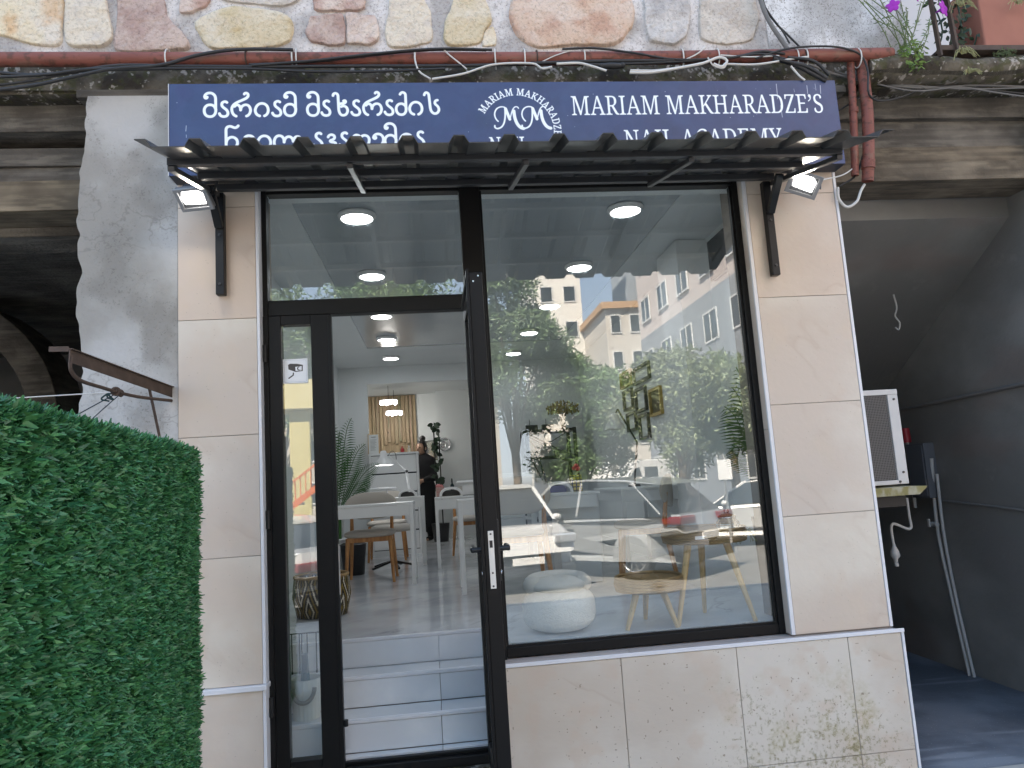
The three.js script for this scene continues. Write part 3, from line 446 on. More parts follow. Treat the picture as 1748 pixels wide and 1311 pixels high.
// ---------- flowers and pots at the upper right ----------
{
  const t = thing('planter', 'square terracotta planter at the top right corner', 'planter', [3.25, 3.86, 0.05], { world: true });
  const terra = std({ map: texture(256, 256, (u, v) => mixc([0.56, 0.36, 0.30], [0.64, 0.43, 0.36], fbm(u, v, 5, 5, 5, 701)), [0.6, 0.6]), roughness: 0.8 });
  put('pot', [box(3.03, 3.865, -0.12, 3.62, 4.25, 0.10, 0.012), box(3.02, 4.25, -0.13, 3.63, 4.3, 0.11, 0.01)], terra, t);
  const bt = thing('balcony_rail', 'rusty balcony bars and shelf angle beside the terracotta planter', 'railing', [2.9, 3.83, 0.08], { world: true });
  put('bar', bar([2.712, 4.35, 0.11], [2.727, 3.80, 0.11], 0.028, 0.012), M.rust, bt); put('bar', bar([2.812, 4.35, 0.11], [2.834, 3.83, 0.11], 0.03, 0.014), M.rust, bt);
  put('shelf_angle', [box(2.74, 3.845, -0.15, 4.0, 3.862, 0.10), box(2.74, 3.845, 0.10, 4.0, 3.875, 0.106)], M.rust, bt);
  const leaf = (x, y, z, len, wd, ax, ay, az) => { const s = new THREE.Shape(); s.moveTo(0, 0); s.quadraticCurveTo(wd, len * 0.45, 0, len); s.quadraticCurveTo(-wd, len * 0.45, 0, 0); const g = new THREE.ShapeGeometry(s, 3), p = g.attributes.position; for (let i = 0; i < p.count; i++) p.setZ(i, p.getX(i) * p.getX(i) * 6 - p.getY(i) * p.getY(i) * 1.5); g.computeVertexNormals(); return g.rotateX(ax).rotateY(ay).rotateZ(az).translate(x, y, z); };
  // petunia: stems, small leaves, magenta blooms
  const pet = thing('petunia', 'leggy petunia plant with magenta flowers growing from the ledge', 'flowering plant', [2.52, 3.8, 0.08], { world: true });
  const stems = [], leaves = [], lows = [];
  for (let k = 0; k < 15; k++) {
    const x0 = 2.53 + rr(-0.05, 0.06), tx = 2.48 + rr(-0.2, 0.24), ty = rr(4.02, 4.3), z = 0.08 + rr(-0.03, 0.06), P = [[x0, 3.78, z], [lerp(x0, tx, 0.4), lerp(3.78, ty, 0.45), z + 0.03], [tx, ty, z + rr(-0.03, 0.05)]];
    stems.push(tube(P, 0.0028, 5, 8)); const c = new THREE.CatmullRomCurve3(P.map((p) => V3(...p)));
    for (let i = 0; i < 16; i++) { const q = c.getPoint(rr(0.2, 1)); leaves.push(leaf(q.x, q.y, q.z, rr(0.018, 0.035), 0.006, rr(-0.7, 0.7), rr(-1, 1), rr(-2, 2))); }
  }
  for (let k = 0; k < 230; k++) { const a = rr(0, 6.28), r = Math.sqrt(rnd()) * 0.085; lows.push(leaf(2.545 + Math.cos(a) * r * 0.95, 3.78 + Math.sin(a) * r * 1.05 + 0.02, 0.1 + rr(-0.02, 0.06), rr(0.02, 0.042), 0.011, rr(-1.1, 0.5), rr(-1.2, 1.2), rr(-2.6, 2.6))); }
  const stemM = std({ color: rgb(0.13, 0.17, 0.06), roughness: 0.7 }); for (const g of stems) put('stem', g, stemM, pet);
  put('foliage', leaves, phy({ color: rgb(0.10, 0.16, 0.06), roughness: 0.6, side: THREE.DoubleSide }), pet).userData.kind = 'stuff';
  put('low_foliage', lows, phy({ color: rgb(0.13, 0.21, 0.035), roughness: 0.6, side: THREE.DoubleSide }), pet).userData.kind = 'stuff';
  const mag = std({ color: rgb(0.36, 0.02, 0.42), roughness: 0.7, side: THREE.DoubleSide });
  const bloom = (x, y, z, s, ry) => { const gs = []; for (let i = 0; i < 5; i++) gs.push(ball(0, 0, 0, 1, 0.5, 0.62, 0.1, 8, 6).translate(0, 0.62, 0.14).rotateZ(i * 1.257)); gs.push(new THREE.ConeGeometry(0.35, 1.3, 8, 1, true).rotateX(-Math.PI / 2).translate(0, 0, -0.5)); return merged(gs).scale(s, s, s).rotateY(ry).translate(x, y, z); };
  for (const [x, y, s, ry] of [[2.452, 4.095, 0.024, -0.7], [2.53, 4.19, 0.025, 0.3], [2.57, 4.2, 0.028, -0.2], [2.6, 4.165, 0.024, 0.6], [2.755, 4.18, 0.03, -0.4], [2.76, 4.08, 0.03, 0.5], [2.49, 4.21, 0.024, -0.3]]) put('flower', bloom(x, y, 0.14, s * 1.35, ry), mag, pet);
  const dk = thing('dark_plant', 'dark leafy plant between the rusty bars and the terracotta planter', 'plant', [2.93, 3.86, 0.02], { world: true });
  const dl = [], ds = []; for (let k = 0; k < 6; k++) { const x = rr(2.76, 3.0), tx = x + rr(-0.05, 0.05); ds.push(tube([[x, 3.86, 0.02], [tx, 4.0, 0.05], [tx + rr(-0.05, 0.05), 4.25, 0.03]], 0.005, 5, 8)); for (let i = 0; i < 16; i++) dl.push(leaf(lerp(x, tx, rnd()) + rr(-0.02, 0.02), rr(3.9, 4.26), 0.04 + rr(-0.03, 0.04), rr(0.035, 0.06), 0.022, rr(-0.8, 0.8), rr(-1, 1), rr(-2.5, 2.5))); }
  for (const g of ds) put('stem', g, M.darkLeaf, dk); put('foliage', dl, M.darkLeaf, dk).userData.kind = 'stuff';
  const straw = std({ color: rgb(0.30, 0.29, 0.13), roughness: 0.8, side: THREE.DoubleSide });
  for (const [x, y, s, lab] of [[2.845, 3.80, 0.07, 'dry spidery grass tuft on the ledge under the rusty bar'], [2.87, 3.68, 0.05, 'smaller dry grass tuft hanging below the ledge'], [2.88, 4.1, 0.08, 'pale trailing tuft hung on the rusty bar'], [3.25, 4.12, 0.07, 'pale trailing tuft hanging over the terracotta planter']]) {
    const gt = thing('grass_tuft', lab, 'grass tuft', [x, y, 0.14], { world: true }), bl = [];
    for (let i = 0; i < 26; i++) { const a = rr(-1.5, 1.5), L = s * rr(0.6, 1.25); bl.push(tube([[x, y, 0.13], [x + Math.sin(a) * L * 0.6, y + Math.cos(a) * L * 0.55, 0.15], [x + Math.sin(a) * L * 1.15, y + Math.cos(a) * L * 0.5 - L * rr(0.2, 0.9), 0.16]], 0.0016, 4, 6)); }
    put('blade', bl, straw, gt).userData.kind = 'stuff';
  }
  const ms = thing('moss_clump', 'dull green moss clump on the ledge under the terracotta planter', 'moss', [3.16, 3.84, 0.08], { world: true }); const mb = [];
  for (let i = 0; i < 160; i++) { const a = rr(0, 6.28), r = Math.sqrt(rnd()); mb.push(leaf(3.15 + Math.cos(a) * r * 0.07, 3.815 + Math.sin(a) * r * 0.025, 0.1 + rr(-0.02, 0.03), rr(0.012, 0.03), 0.004, rr(-0.8, 0.8), rr(-1, 1), rr(-1.4, 1.4))); }
  put('moss', mb, std({ color: rgb(0.09, 0.12, 0.05), roughness: 0.9, side: THREE.DoubleSide }), ms).userData.kind = 'stuff';
}

// ---------- shop sign ----------
{
  const t = thing('shop_sign', 'long dark blue shop sign with white Georgian and Latin lettering and a round logo', 'sign', [0.233, 3.15, 0.06], { world: true });
  const navy = std({ color: rgb(0.032, 0.045, 0.10), roughness: 0.35 });
  put('sign_box', box(-1.584, 3.15, 0.005, 2.05, 3.65, 0.118, 0.002), std({ color: rgb(0.03, 0.032, 0.045), roughness: 0.5 }), t);
  put('edge_strip', box(-1.587, 3.15, 0.02, -1.5842, 3.65, 0.121), M.whiteMetal, t);
  const W = 2048, H = 282, k = W / 3.634, cv = document.createElement('canvas'); cv.width = W; cv.height = H;
  const g = cv.getContext('2d'); g.fillStyle = '#39466c'; g.fillRect(0, 0, W, H);
  for (let i = 0; i < 900; i++) { g.fillStyle = `rgba(${rnd() > 0.5 ? '90,105,140' : '30,36,60'},${0.02 + 0.03 * rnd()})`; const r = rr(10, 60); g.beginPath(); g.ellipse(rr(0, W), rr(0, H), r, r * 0.5, rr(0, 3), 0, 7); g.fill(); }
  const X = (m) => (m + 1.584) * k, Y = (m) => (3.65 - m) * k;
  g.strokeStyle = g.fillStyle = '#f3f8f8'; g.lineCap = g.lineJoin = 'round';
  // Mkhedruli letters as pen strokes: x-height 100, baseline at 0, y down
  const L = {
    m: ['M82 -52 C82 -14 64 0 44 0 C20 0 6 -18 6 -44 C6 -70 22 -86 44 -86 C62 -86 76 -74 80 -56', 'M81 -46 L81 -128 C81 -158 62 -172 42 -172 C22 -172 8 -158 10 -142 C12 -130 26 -132 26 -142'],
    a: ['M6 -22 C10 -4 26 1 40 0 C62 -2 68 -26 54 -46 C42 -62 20 -68 22 -90 C24 -108 46 -114 56 -102'],
    r: ['M36 -2 C8 -12 -2 -58 20 -84 C42 -112 104 -118 116 -146 C124 -168 98 -178 92 -162', 'M26 -72 C42 -94 66 -84 66 -46', 'M66 -46 C68 -88 116 -98 128 -62 C138 -34 122 -6 104 -2'],
    i: ['M34 -2 C6 -10 0 -42 12 -66 C28 -102 74 -102 88 -66 C98 -38 88 -10 66 -2'],
    kh: ['M8 -146 C10 -170 38 -170 42 -144 L44 -44 C46 -10 60 0 74 0 C98 0 108 -28 102 -48 C96 -68 76 -74 62 -64', 'M46 -78 C58 -96 84 -78 92 -98 C94 -108 84 -112 78 -106'],
    dz: ['M74 -50 C74 -14 58 0 40 0 C18 0 5 -18 5 -42 C5 -66 20 -82 40 -82 C56 -82 70 -70 73 -54', 'M73 -46 L73 -146 C71 -172 42 -172 36 -152'],
    s: ['M6 -146 C10 -172 36 -168 38 -144 L44 -46 C48 -8 76 4 94 -14 C112 -36 100 -60 84 -72 C72 -84 78 -108 96 -106'],
    n: ['M18 0 L18 -138 C20 -172 50 -166 64 -158 C78 -150 92 -156 98 -168', 'M18 -44 C24 -96 76 -98 90 -62 C98 -34 82 -4 50 0'],
    e: ['M8 -70 C12 -104 66 -106 74 -66 C80 -26 50 2 18 -10', 'M8 -70 C10 -58 26 -60 24 -72'],
    l: ['M26 0 C-6 -22 2 -86 34 -92 C62 -96 72 -74 72 -46', 'M72 -46 C76 -96 128 -98 132 -50', 'M132 -50 C138 -98 186 -96 188 -48 C188 -18 172 0 150 0'],
    k: ['M12 -78 C20 -104 62 -98 54 -70 C48 -52 20 -58 26 -46 C34 -34 64 -50 62 -22 C58 4 20 4 10 -14'],
    d: ['M24 0 C-4 -26 6 -88 36 -90 C64 -92 68 -60 54 -44 M60 -62 C70 -98 124 -96 122 -50 C120 -16 96 0 70 0'],
  };
  const word = (items, s, base, lw) => { g.lineWidth = lw / s; for (const [ch, x] of items) { g.save(); g.translate(X(x), Y(base)); g.scale(s, s); for (const p of L[ch]) g.stroke(new Path2D(p)); g.restore(); } };
  const zx = (z) => -1.419 + (z - 60) * 0.000757;                                   // places along the first line
  word([['m', 65], ['a', 165], ['r', 245], ['i', 403], ['a', 518], ['m', 598], ['m', 753], ['a', 850], ['kh', 928], ['a', 1054], ['r', 1134], ['a', 1283], ['dz', 1363], ['i', 1455], ['s', 1562]].map(([c, x]) => [c, zx(x)]), 0.43, 3.468, 8.5);
  word([['n', 195], ['e', 325], ['i', 415], ['l', 525], ['a', 790], ['k', 882], ['a', 965], ['d', 1050], ['e', 1195], ['m', 1275], ['i', 1380], ['a', 1488]].map(([c, x]) => [c, zx(x)]), 0.43, 3.288, 8.5);
  const fit = (txt, x0, x1, cap, base, face) => { g.font = `${face} 100px serif`; const w = g.measureText(txt).width; g.save(); g.translate(X(x0), Y(base)); g.scale((x1 - x0) * k / w, cap * k / 71.5); g.fillText(txt, 0, 0); g.lineWidth = 1.2; g.stroke; g.restore(); };
  fit("MARIAM MAKHARADZE’S", 0.512, 1.965, 0.112, 3.455, ''); fit('NAIL ACADEMY', 0.791, 1.697, 0.112, 3.255, '');
  fit('NAIL', 0.052, 0.27, 0.1, 3.235, '');
  // round logo: name along the circle, two script letters inside
  g.font = '26px serif'; g.textAlign = 'center';
  const arc = 'MARIAM MAKHARADZE ACADEMY NAIL', cx = X(0.214), cy = Y(3.377), R = 0.196 * k; let a = 151;
  const ws = [...'MARIAM MAKHARADZE'].map((c) => g.measureText(c).width), tot = ws.reduce((p, q) => p + q, 0); let acc = 0;
  [...'MARIAM MAKHARADZE'].forEach((c, i) => { const th = (153 - (acc + ws[i] / 2) / tot * 163) * Math.PI / 180; acc += ws[i]; g.save(); g.translate(cx + Math.cos(th) * R, cy - Math.sin(th) * R); g.rotate(Math.PI / 2 - th); g.scale(1.0, 1.22); g.fillText(c, 0, 0); g.lineWidth = 0.7; g.strokeText(c, 0, 0); g.restore(); });
  g.textAlign = 'left';
  const script = (x) => { g.save(); g.translate(X(x), Y(3.372)); g.scale(0.78, 0.78); g.lineWidth = 6; g.stroke(new Path2D('M16 -38 C-6 -58 4 -98 34 -98 C44 -98 48 -94 48 -88')); g.lineWidth = 7; g.stroke(new Path2D('M46 -90 C46 -40 38 -12 14 -8 C6 -7 0 -12 2 -20')); g.lineWidth = 12; g.stroke(new Path2D('M48 -90 L62 -46')); g.lineWidth = 5; g.stroke(new Path2D('M62 -42 C70 -72 76 -98 90 -98 C96 -98 98 -94 99 -91')); g.lineWidth = 13; g.stroke(new Path2D('M80 -80 C80 -40 92 -10 114 -7')); g.restore(); };
  script(0.088); script(0.236);
  // bird droppings and scratches
  g.strokeStyle = 'rgba(225,228,230,0.75)'; for (const [x, y, l] of [[1.70, 3.63, 0.09], [1.71, 3.50, 0.07], [1.88, 3.62, 0.05], [1.80, 3.60, 0.02], [1.93, 3.63, 0.04], [1.96, 3.62, 0.05], [-1.50, 3.42, 0.03], [-1.50, 3.37, 0.015]]) { g.lineWidth = rr(1, 2.4); g.beginPath(); g.moveTo(X(x), Y(y)); g.lineTo(X(x + rr(-0.004, 0.006)), Y(y - l)); g.stroke(); }
  g.fillStyle = 'rgba(220,225,228,0.7)'; for (let i = 0; i < 40; i++) { g.beginPath(); g.arc(rr(0, W), rr(0, H), rr(0.5, 1.4), 0, 7); g.fill(); }
  const tx = new THREE.CanvasTexture(cv); tx.colorSpace = THREE.SRGBColorSpace;
  put('face_panel', new THREE.PlaneGeometry(3.63, 0.498).translate(0.233, 3.4, 0.1195), std({ map: tx, roughness: 0.3 }), t);
}
// ---------- awning ----------
{
  const t = thing('awning', 'small black corrugated metal awning on tube brackets over the shop window and door', 'awning', [0.15, 2.55, 0.05], { world: true });
  const pitch = 0.2093, top = [], x0 = -1.425, x1 = 1.765;
  for (let k = 0; k <= 15; k++) { const c = -1.405 + k * pitch; for (const [dx, y] of [[-0.042, 0], [-0.022, 0.03], [0.022, 0.03], [0.042, 0]]) { const x = c + dx; if (x >= x0 && x <= x1) top.push([x, y]); } }
  top.unshift([x0, 0.03]); if (top[top.length - 1][0] < x1) top.push([x1, top[top.length - 1][1]]);
  const P = [...top, ...top.slice().reverse().map(([x, y]) => [x, y - 0.004])], th = Math.atan(0.225 / 0.87);
  put('roof_sheet', extr(P, 0.92).rotateX(th).translate(0, 3.135, 0.05), M.awning, t);
  const sy = (z) => 3.13 - (z - 0.05) * 0.235;
  for (const z of [0.075, 0.38, 0.685]) put('purlin', box(z > 0.6 ? -1.39 : -1.36, sy(z) - 0.042, z - 0.016, z > 0.6 ? 1.67 : 1.64, sy(z) - 0.008, z + 0.016, 0.003), M.rail, t);
  for (const x of [-1.372, 1.652]) put('side_rail', bar([x, sy(0.03) - 0.055, 0.03], [x, sy(0.7) - 0.055, 0.7], 0.03, 0.024, 0.003), M.rail, t);
  for (const x of [-0.62, 0.16, 0.93]) put('rafter', bar([x, sy(0.06) - 0.056, 0.06], [x, sy(0.7) - 0.056, 0.7], 0.026, 0.022, 0.003), M.rail, t);
  for (const x of [-1.361, 1.612]) {
    const b = put('wall_bracket', [box(x - 0.022, 2.545, 0.003, x + 0.022, 3.09, 0.045, 0.004)], M.blackMetal, t);
    put('brace', bar([x, 2.90, 0.05], [x, 3.06, 0.2], 0.04, 0.028, 0.003), M.blackMetal, b);
    for (const y of [2.6, 2.86]) put('bolt', cyl([x, y, 0.044], [x, y, 0.051], 0.008, 0.007, 6), M.rail, b);
  }
  put('hook', new THREE.TorusGeometry(0.014, 0.003, 6, 16).translate(-1.42, 3.07, 0.2), M.blackMetal, t);
}
// ---------- floodlights ----------
function floodlight(label, pos, rot) {
  const t = thing('floodlight', label, 'floodlight', pos); t.rotation.order = 'ZXY'; t.rotation.set(...rot);
  const w = 0.082, h = 0.06;
  put('housing', [box(-w, -h, -0.03, w, h, -0.002, 0.006), ...[-0.045, -0.015, 0.015, 0.045].map((y) => box(-w * 0.8, y - 0.003, -0.05, w * 0.8, y + 0.003, -0.028))], std({ color: rgb(0.16, 0.16, 0.165), roughness: 0.45, metalness: 0.3 }), t);
  const fr = new THREE.Shape([[-w, -h], [w, -h], [w, h], [-w, h]].map((p) => new THREE.Vector2(...p))); fr.holes.push(new THREE.Path([[-w + 0.016, -h + 0.014], [-w + 0.016, h - 0.012], [w - 0.016, h - 0.012], [w - 0.016, -h + 0.014]].map((p) => new THREE.Vector2(...p))));
  put('bezel', muv(new THREE.ExtrudeGeometry(fr, { depth: 0.008, bevelEnabled: true, bevelSize: 0.002, bevelThickness: 0.002, bevelSegments: 2 }).translate(0, 0, -0.001)), std({ color: rgb(0.30, 0.30, 0.305), roughness: 0.4, metalness: 0.3 }), t);
  put('reflector', box(-w + 0.012, -h + 0.012, -0.0015, w - 0.012, h - 0.012, 0.001), std({ color: rgb(0.12, 0.12, 0.125), roughness: 0.3 }), t);
  put('lamp', new THREE.ExtrudeGeometry(new THREE.Shape([[-0.05, -0.024], [0.05, -0.03], [0.054, 0.02], [0.03, 0.04], [-0.04, 0.04], [-0.056, 0.01]].map((p) => new THREE.Vector2(...p))), { depth: 0.002, bevelEnabled: true, bevelSize: 0.003, bevelThickness: 0.002 }).translate(0, 0.004, 0.001), std({ color: rgb(0.9, 0.9, 0.9), emissive: rgb(1, 0.98, 0.94), emissiveIntensity: 4 }), t);
  put('arm', [bar([-w - 0.006, 0, -0.02], [-w - 0.006, 0.02, -0.12], 0.016, 0.004), bar([w + 0.006, 0, -0.02], [w + 0.006, 0.02, -0.12], 0.016, 0.004), bar([-w - 0.006, 0.02, -0.12], [w + 0.006, 0.02, -0.12], 0.016, 0.004)], M.rail, t);
  const l = new THREE.RectAreaLight(0xfff2dc, 16, 0.1, 0.065); l.name = 'floodlight_glow'; l.position.set(0, 0.004, 0.012); l.rotation.y = Math.PI; t.add(l);
}
floodlight('lit floodlight on the narrow tiled pillar, under the left end of the awning', [-1.437, 2.992, 0.2], [0.86, -0.35, 0.26]);
floodlight('lit floodlight on the wide tiled pillar, under the right end of the awning', [1.742, 3.0, 0.2], [0.62, -0.25, -0.30]);

// ---------- hedge panel ----------
{
  const A = [-1.405, 0.37], dirx = 0.196, dirz = 1.8, n = Math.hypot(dirx, dirz), d = [dirx / n, dirz / n], Ln = 2.15, H = 1.735;
  const t = thing('hedge_panel', 'screen covered in dark green artificial boxwood, at the left foreground', 'artificial hedge', [A[0] + d[0] * Ln, -0.1, A[1] + d[1] * Ln], { turn: Math.atan2(d[1], -d[0]) });   // local x runs towards the shop, local z faces the doorway
  put('backing', box(0, 0.02, -0.05, Ln, H + 0.08, -0.012), std({ color: rgb(0.008, 0.022, 0.01), roughness: 0.95 }), t);
  put('post', cyl([0.1, 0, -0.07], [0.1, H + 0.02, -0.07], 0.02, 0.02, 10), M.blackMetal, t); put('post', cyl([2.0, 0, -0.07], [2.0, H + 0.02, -0.07], 0.02, 0.02, 10), M.blackMetal, t);
  const tuft = (s) => { const gs = []; let q = s; const r2 = (a, b) => { q = (q * 16807) % 2147483647; return a + (b - a) * q / 2147483647; };
    for (let i = 0; i < 6; i++) { const len = r2(0.018, 0.032), w = r2(0.0036, 0.0056), g = new THREE.PlaneGeometry(2 * w, len, 1, 3), p = g.attributes.position; g.translate(0, len / 2, 0);
      for (let k = 0; k < p.count; k++) { const f = p.getY(k) / len; p.setX(k, p.getX(k) * (1 - 0.75 * f * f) ); p.setZ(k, -0.35 * f * f * len); }
      g.computeVertexNormals(); g.rotateX(r2(0.7, 1.6)); g.rotateY(r2(0, 6.28)); g.translate(r2(-0.008, 0.008), r2(-0.006, 0.004), r2(-0.008, 0.008)); gs.push(g); }
    return merged(gs); };
  const leafMat = phy({ color: rgb(1, 1, 1), roughness: 0.42, side: THREE.DoubleSide });
  const N = 10500, mk = (geo) => { const im = new THREE.InstancedMesh(geo, leafMat, N); im.castShadow = im.receiveShadow = true; return im; };
  const ims = [11, 222, 3333, 44444].map((s) => mk(tuft(s))), dm = new THREE.Object3D(), col = new THREE.Color();
  ims.forEach((im, j) => {
    for (let i = 0; i < N; i++) {
      const q = rnd(); let x, y, z, nx = 0, ny = 0, nz = 1;
      if (q < 0.9) { x = rr(-0.0, Ln); y = rr(0.0, H + 0.09); z = rr(-0.012, 0.022); }
      else if (q < 0.965) { x = rr(0, Ln); y = H + 0.08 + rr(-0.01, 0.02); z = rr(-0.05, 0.02); ny = 1; nz = 0.35; }
      else { x = Ln + rr(-0.01, 0.02); y = rr(0, H + 0.09); z = rr(-0.05, 0.02); nx = 1; nz = 0.35; }
      const bumpy = 0.018 * (fbm(x * 0.3, y * 0.3, 14, 14, 3, 5) - 0.4);
      dm.position.set(x, y, z + bumpy); dm.quaternion.setFromUnitVectors(UPV, V3(nx + rr(-0.6, 0.6), ny + rr(-0.5, 0.7), nz).normalize()); dm.rotateY(rr(0, 6.28)); dm.scale.setScalar(rr(0.8, 1.2)); dm.updateMatrix(); im.setMatrixAt(i, dm.matrix);
      const k = rnd(), v = rr(0.6, 1.25); col.setRGB((0.038 + 0.034 * k) * v, (0.175 + 0.055 * k) * v, (0.078 - 0.008 * k) * v); im.setColorAt(i, col);
    }
    im.name = 'leaf_mat'; im.userData.kind = 'stuff'; t.add(im);
  });
}
// ---------- rusty clothes line bracket ----------
{
  const t = thing('clothesline_bracket', 'rusty clothes line bracket sticking out of the bare grey pillar', 'bracket', [-1.62, 1.8, 0], { world: true });
  put('flat_bar', [bar([-1.615, 2.062, -0.02], [-1.70, 2.10, 0.845], 0.005, 0.052), bar([-1.618, 2.088, -0.02], [-1.703, 2.126, 0.845], 0.03, 0.004), bar([-1.703, 2.126, 0.843], [-1.775, 2.128, 0.845], 0.004, 0.02)], M.rust, t);
  put('rod', tube([[-1.70, 2.10, 0.83], [-1.70, 2.05, 0.835], [-1.695, 2.02, 0.80], [-1.68, 2.005, 0.6], [-1.655, 2.0, 0.35], [-1.618, 2.02, -0.02]], 0.008, 8, 50), M.rust, t);
  put('strut', bar([-1.645, 2.085, 0.22], [-1.628, 1.66, 0.02], 0.012, 0.005), M.rust, t);
  put('pulley', [new THREE.TorusGeometry(0.014, 0.007, 8, 16).rotateY(0.4).translate(-1.672, 2.003, 0.5), new THREE.TorusGeometry(0.012, 0.006, 8, 16).rotateY(1.2).translate(-1.668, 2.0, 0.46)], M.rust, t);
  tag(put('clothesline', tube([[-1.672, 2.0, 0.5], [-3, 1.985, 0.5], [-6.4, 1.99, 0.5]], 0.0028, 6, 30), M.cableWhite), 'taut white clothes line running left from the rusty bracket', 'clothes line');
  tag(put('clothesline', tube([[-1.672, 1.995, 0.49], [-2.2, 1.80, 0.3], [-3.4, 1.5, -0.05]], 0.0026, 6, 30), std({ color: rgb(0.02, 0.035, 0.045), roughness: 0.6 })), 'upper dark cord slanting from the rusty bracket behind the hedge', 'clothes line');
  tag(put('clothesline', tube([[-1.67, 1.99, 0.47], [-2.0, 1.80, 0.3], [-3.0, 1.4, -0.05]], 0.0022, 6, 30), std({ color: rgb(0.02, 0.035, 0.045), roughness: 0.6 })), 'lower dark cord slanting from the rusty bracket behind the hedge', 'clothes line');
  tag(put('cord_knot', [tube([[-1.672, 2.0, 0.49], [-1.70, 1.99, 0.5], [-1.69, 1.97, 0.48], [-1.72, 1.985, 0.47], [-1.70, 2.0, 0.49], [-1.74, 1.975, 0.48], [-1.71, 1.965, 0.47]], 0.004, 5, 40)], std({ color: rgb(0.02, 0.06, 0.065), roughness: 0.7 })), 'dark green knotted cord end on the rusty bracket', 'knot');
}
// ---------- things in the alley ----------
{
  const t = thing('air_conditioner', 'white outdoor air conditioner with a wire grille at the alley side of the shop', 'air conditioner', [2.3, 1.33, -0.75], { world: true });
  put('casing', [box(2.05, 1.345, -0.92, 2.64, 1.925, -0.62), box(2.05, 1.905, -0.93, 2.652, 1.94, -0.592, 0.004), box(2.582, 1.335, -0.93, 2.652, 1.905, -0.594, 0.004), box(2.05, 1.335, -0.93, 2.60, 1.362, -0.594, 0.004)], std({ color: rgb(0.62, 0.62, 0.61), roughness: 0.5 }), t);
  put('coil', box(2.05, 1.36, -0.64, 2.583, 1.906, -0.615), std({ color: rgb(0.045, 0.042, 0.04), roughness: 0.7 }), t);
  const wires = []; for (let x = 2.06; x < 2.58; x += 0.0105) wires.push(box(x, 1.362, -0.606, x + 0.0028, 1.905, -0.603)); for (let y = 1.37; y < 1.9; y += 0.0105) wires.push(box(2.05, y, -0.6035, 2.583, y + 0.0028, -0.6005));
  put('grille', wires, std({ color: rgb(0.20, 0.195, 0.19), roughness: 0.5 }), t);
  for (const [x, y] of [[2.622, 1.875], [2.622, 1.41], [2.592, 1.352]]) put('screw', cyl([x, y, -0.596], [x, y, -0.588], 0.008, 0.007, 8), M.rail, t);
  const b = thing('bracket_shelf', 'stained yellowish plank under the outdoor air conditioner', 'shelf', [2.3, 1.27, -0.7], { world: true });
  put('plank', [extr([[2.04, 0], [2.66, 0], [2.70, 0.03], [2.72, 0.05], [2.60, 0.055], [2.04, 0.05]], 0.42, 0.004).translate(0, 1.268, -0.94)], std({ map: texture(128, 128, (u, v) => mixc([0.66, 0.64, 0.56], [0.54, 0.51, 0.33], sst(0.42, 0.75, fbm(u, v, 7, 5, 4, 811))), [0.3, 0.3]), roughness: 0.8 }), b);
  put('bracket', [box(2.04, 1.2, -0.9, 2.6, 1.266, -0.87), box(2.04, 1.2, -0.6, 2.6, 1.266, -0.57)], M.blackMetal, b);
  tag(put('drain_pipe', [tube([[2.758, 1.235, -0.8], [2.759, 1.12, -0.8], [2.759, 1.04, -0.8], [2.74, 1.035, -0.8], [2.64, 1.075, -0.8], [2.625, 1.06, -0.8], [2.625, 0.93, -0.8]], 0.009, 8, 60)], M.pvc), 'bent grey drain pipe hanging below the air conditioner', 'pipe');
  tag(put('pipe_trap', [lathe([[0.001, -0.05], [0.012, -0.05], [0.014, -0.02], [0.03, 0.0], [0.026, 0.03], [0.012, 0.06], [0.01, 0.075]], 14).translate(2.626, 0.87, -0.8), cyl([2.626, 0.805, -0.8], [2.626, 0.825, -0.8], 0.014, 0.014, 12)], M.pvc), 'small bulbous drain trap at the end of the bent pipe', 'drain trap');
  const m = thing('meter_box', 'grey metal meter box on the dark alley wall', 'meter box', [3.45, 1.17, -1.64], { world: true });
  put('box', box(3.41, 1.18, -1.70, 3.5, 1.60, -1.49, 0.004), std({ color: rgb(0.10, 0.105, 0.115), roughness: 0.5 }), m); put('door', box(3.402, 1.195, -1.685, 3.409, 1.585, -1.505, 0.002), std({ color: rgb(0.115, 0.12, 0.13), roughness: 0.45 }), m);
  put('lever', [cyl([3.43, 1.615, -1.70], [3.43, 1.73, -1.705], 0.03, 0.028, 12)], std({ color: rgb(0.30, 0.02, 0.03), roughness: 0.4 }), m, 'red lever above the box'); put('lever_rod', cyl([3.43, 1.1, -1.712], [3.43, 1.62, -1.70], 0.012, 0.012, 8), M.pvc, m);
  const w = thing('water_pipe', 'pale pipe with a valve standing against the alley wall, the left one', 'pipe', [3.46, -0.1, -1.5], { world: true });
  put('pipe', tube([[3.46, 1.48, -1.484], [3.46, 0.95, -1.527], [3.46, 0.5, -1.48], [3.46, -0.1, -1.40]], 0.013, 8, 30), M.pvc, w); put('valve', [cyl([3.445, 0.98, -1.56], [3.445, 0.98, -1.50], 0.018, 0.018, 10), bar([3.42, 0.96, -1.56], [3.42, 1.02, -1.56], 0.012, 0.02)], M.pvc, w); put('tap', cyl([3.44, 1.27, -1.56], [3.44, 1.22, -1.57], 0.014, 0.014, 8), std({ color: rgb(0.35, 0.03, 0.015), roughness: 0.5 }), w, 'small red tap');
  tag(put('water_pipe', tube([[3.465, 1.36, -1.455], [3.465, 0.9, -1.47], [3.465, 0.4, -1.43], [3.465, -0.1, -1.36]], 0.012, 8, 30), M.pvc), 'plain pale pipe against the alley wall, the right one of two', 'pipe');
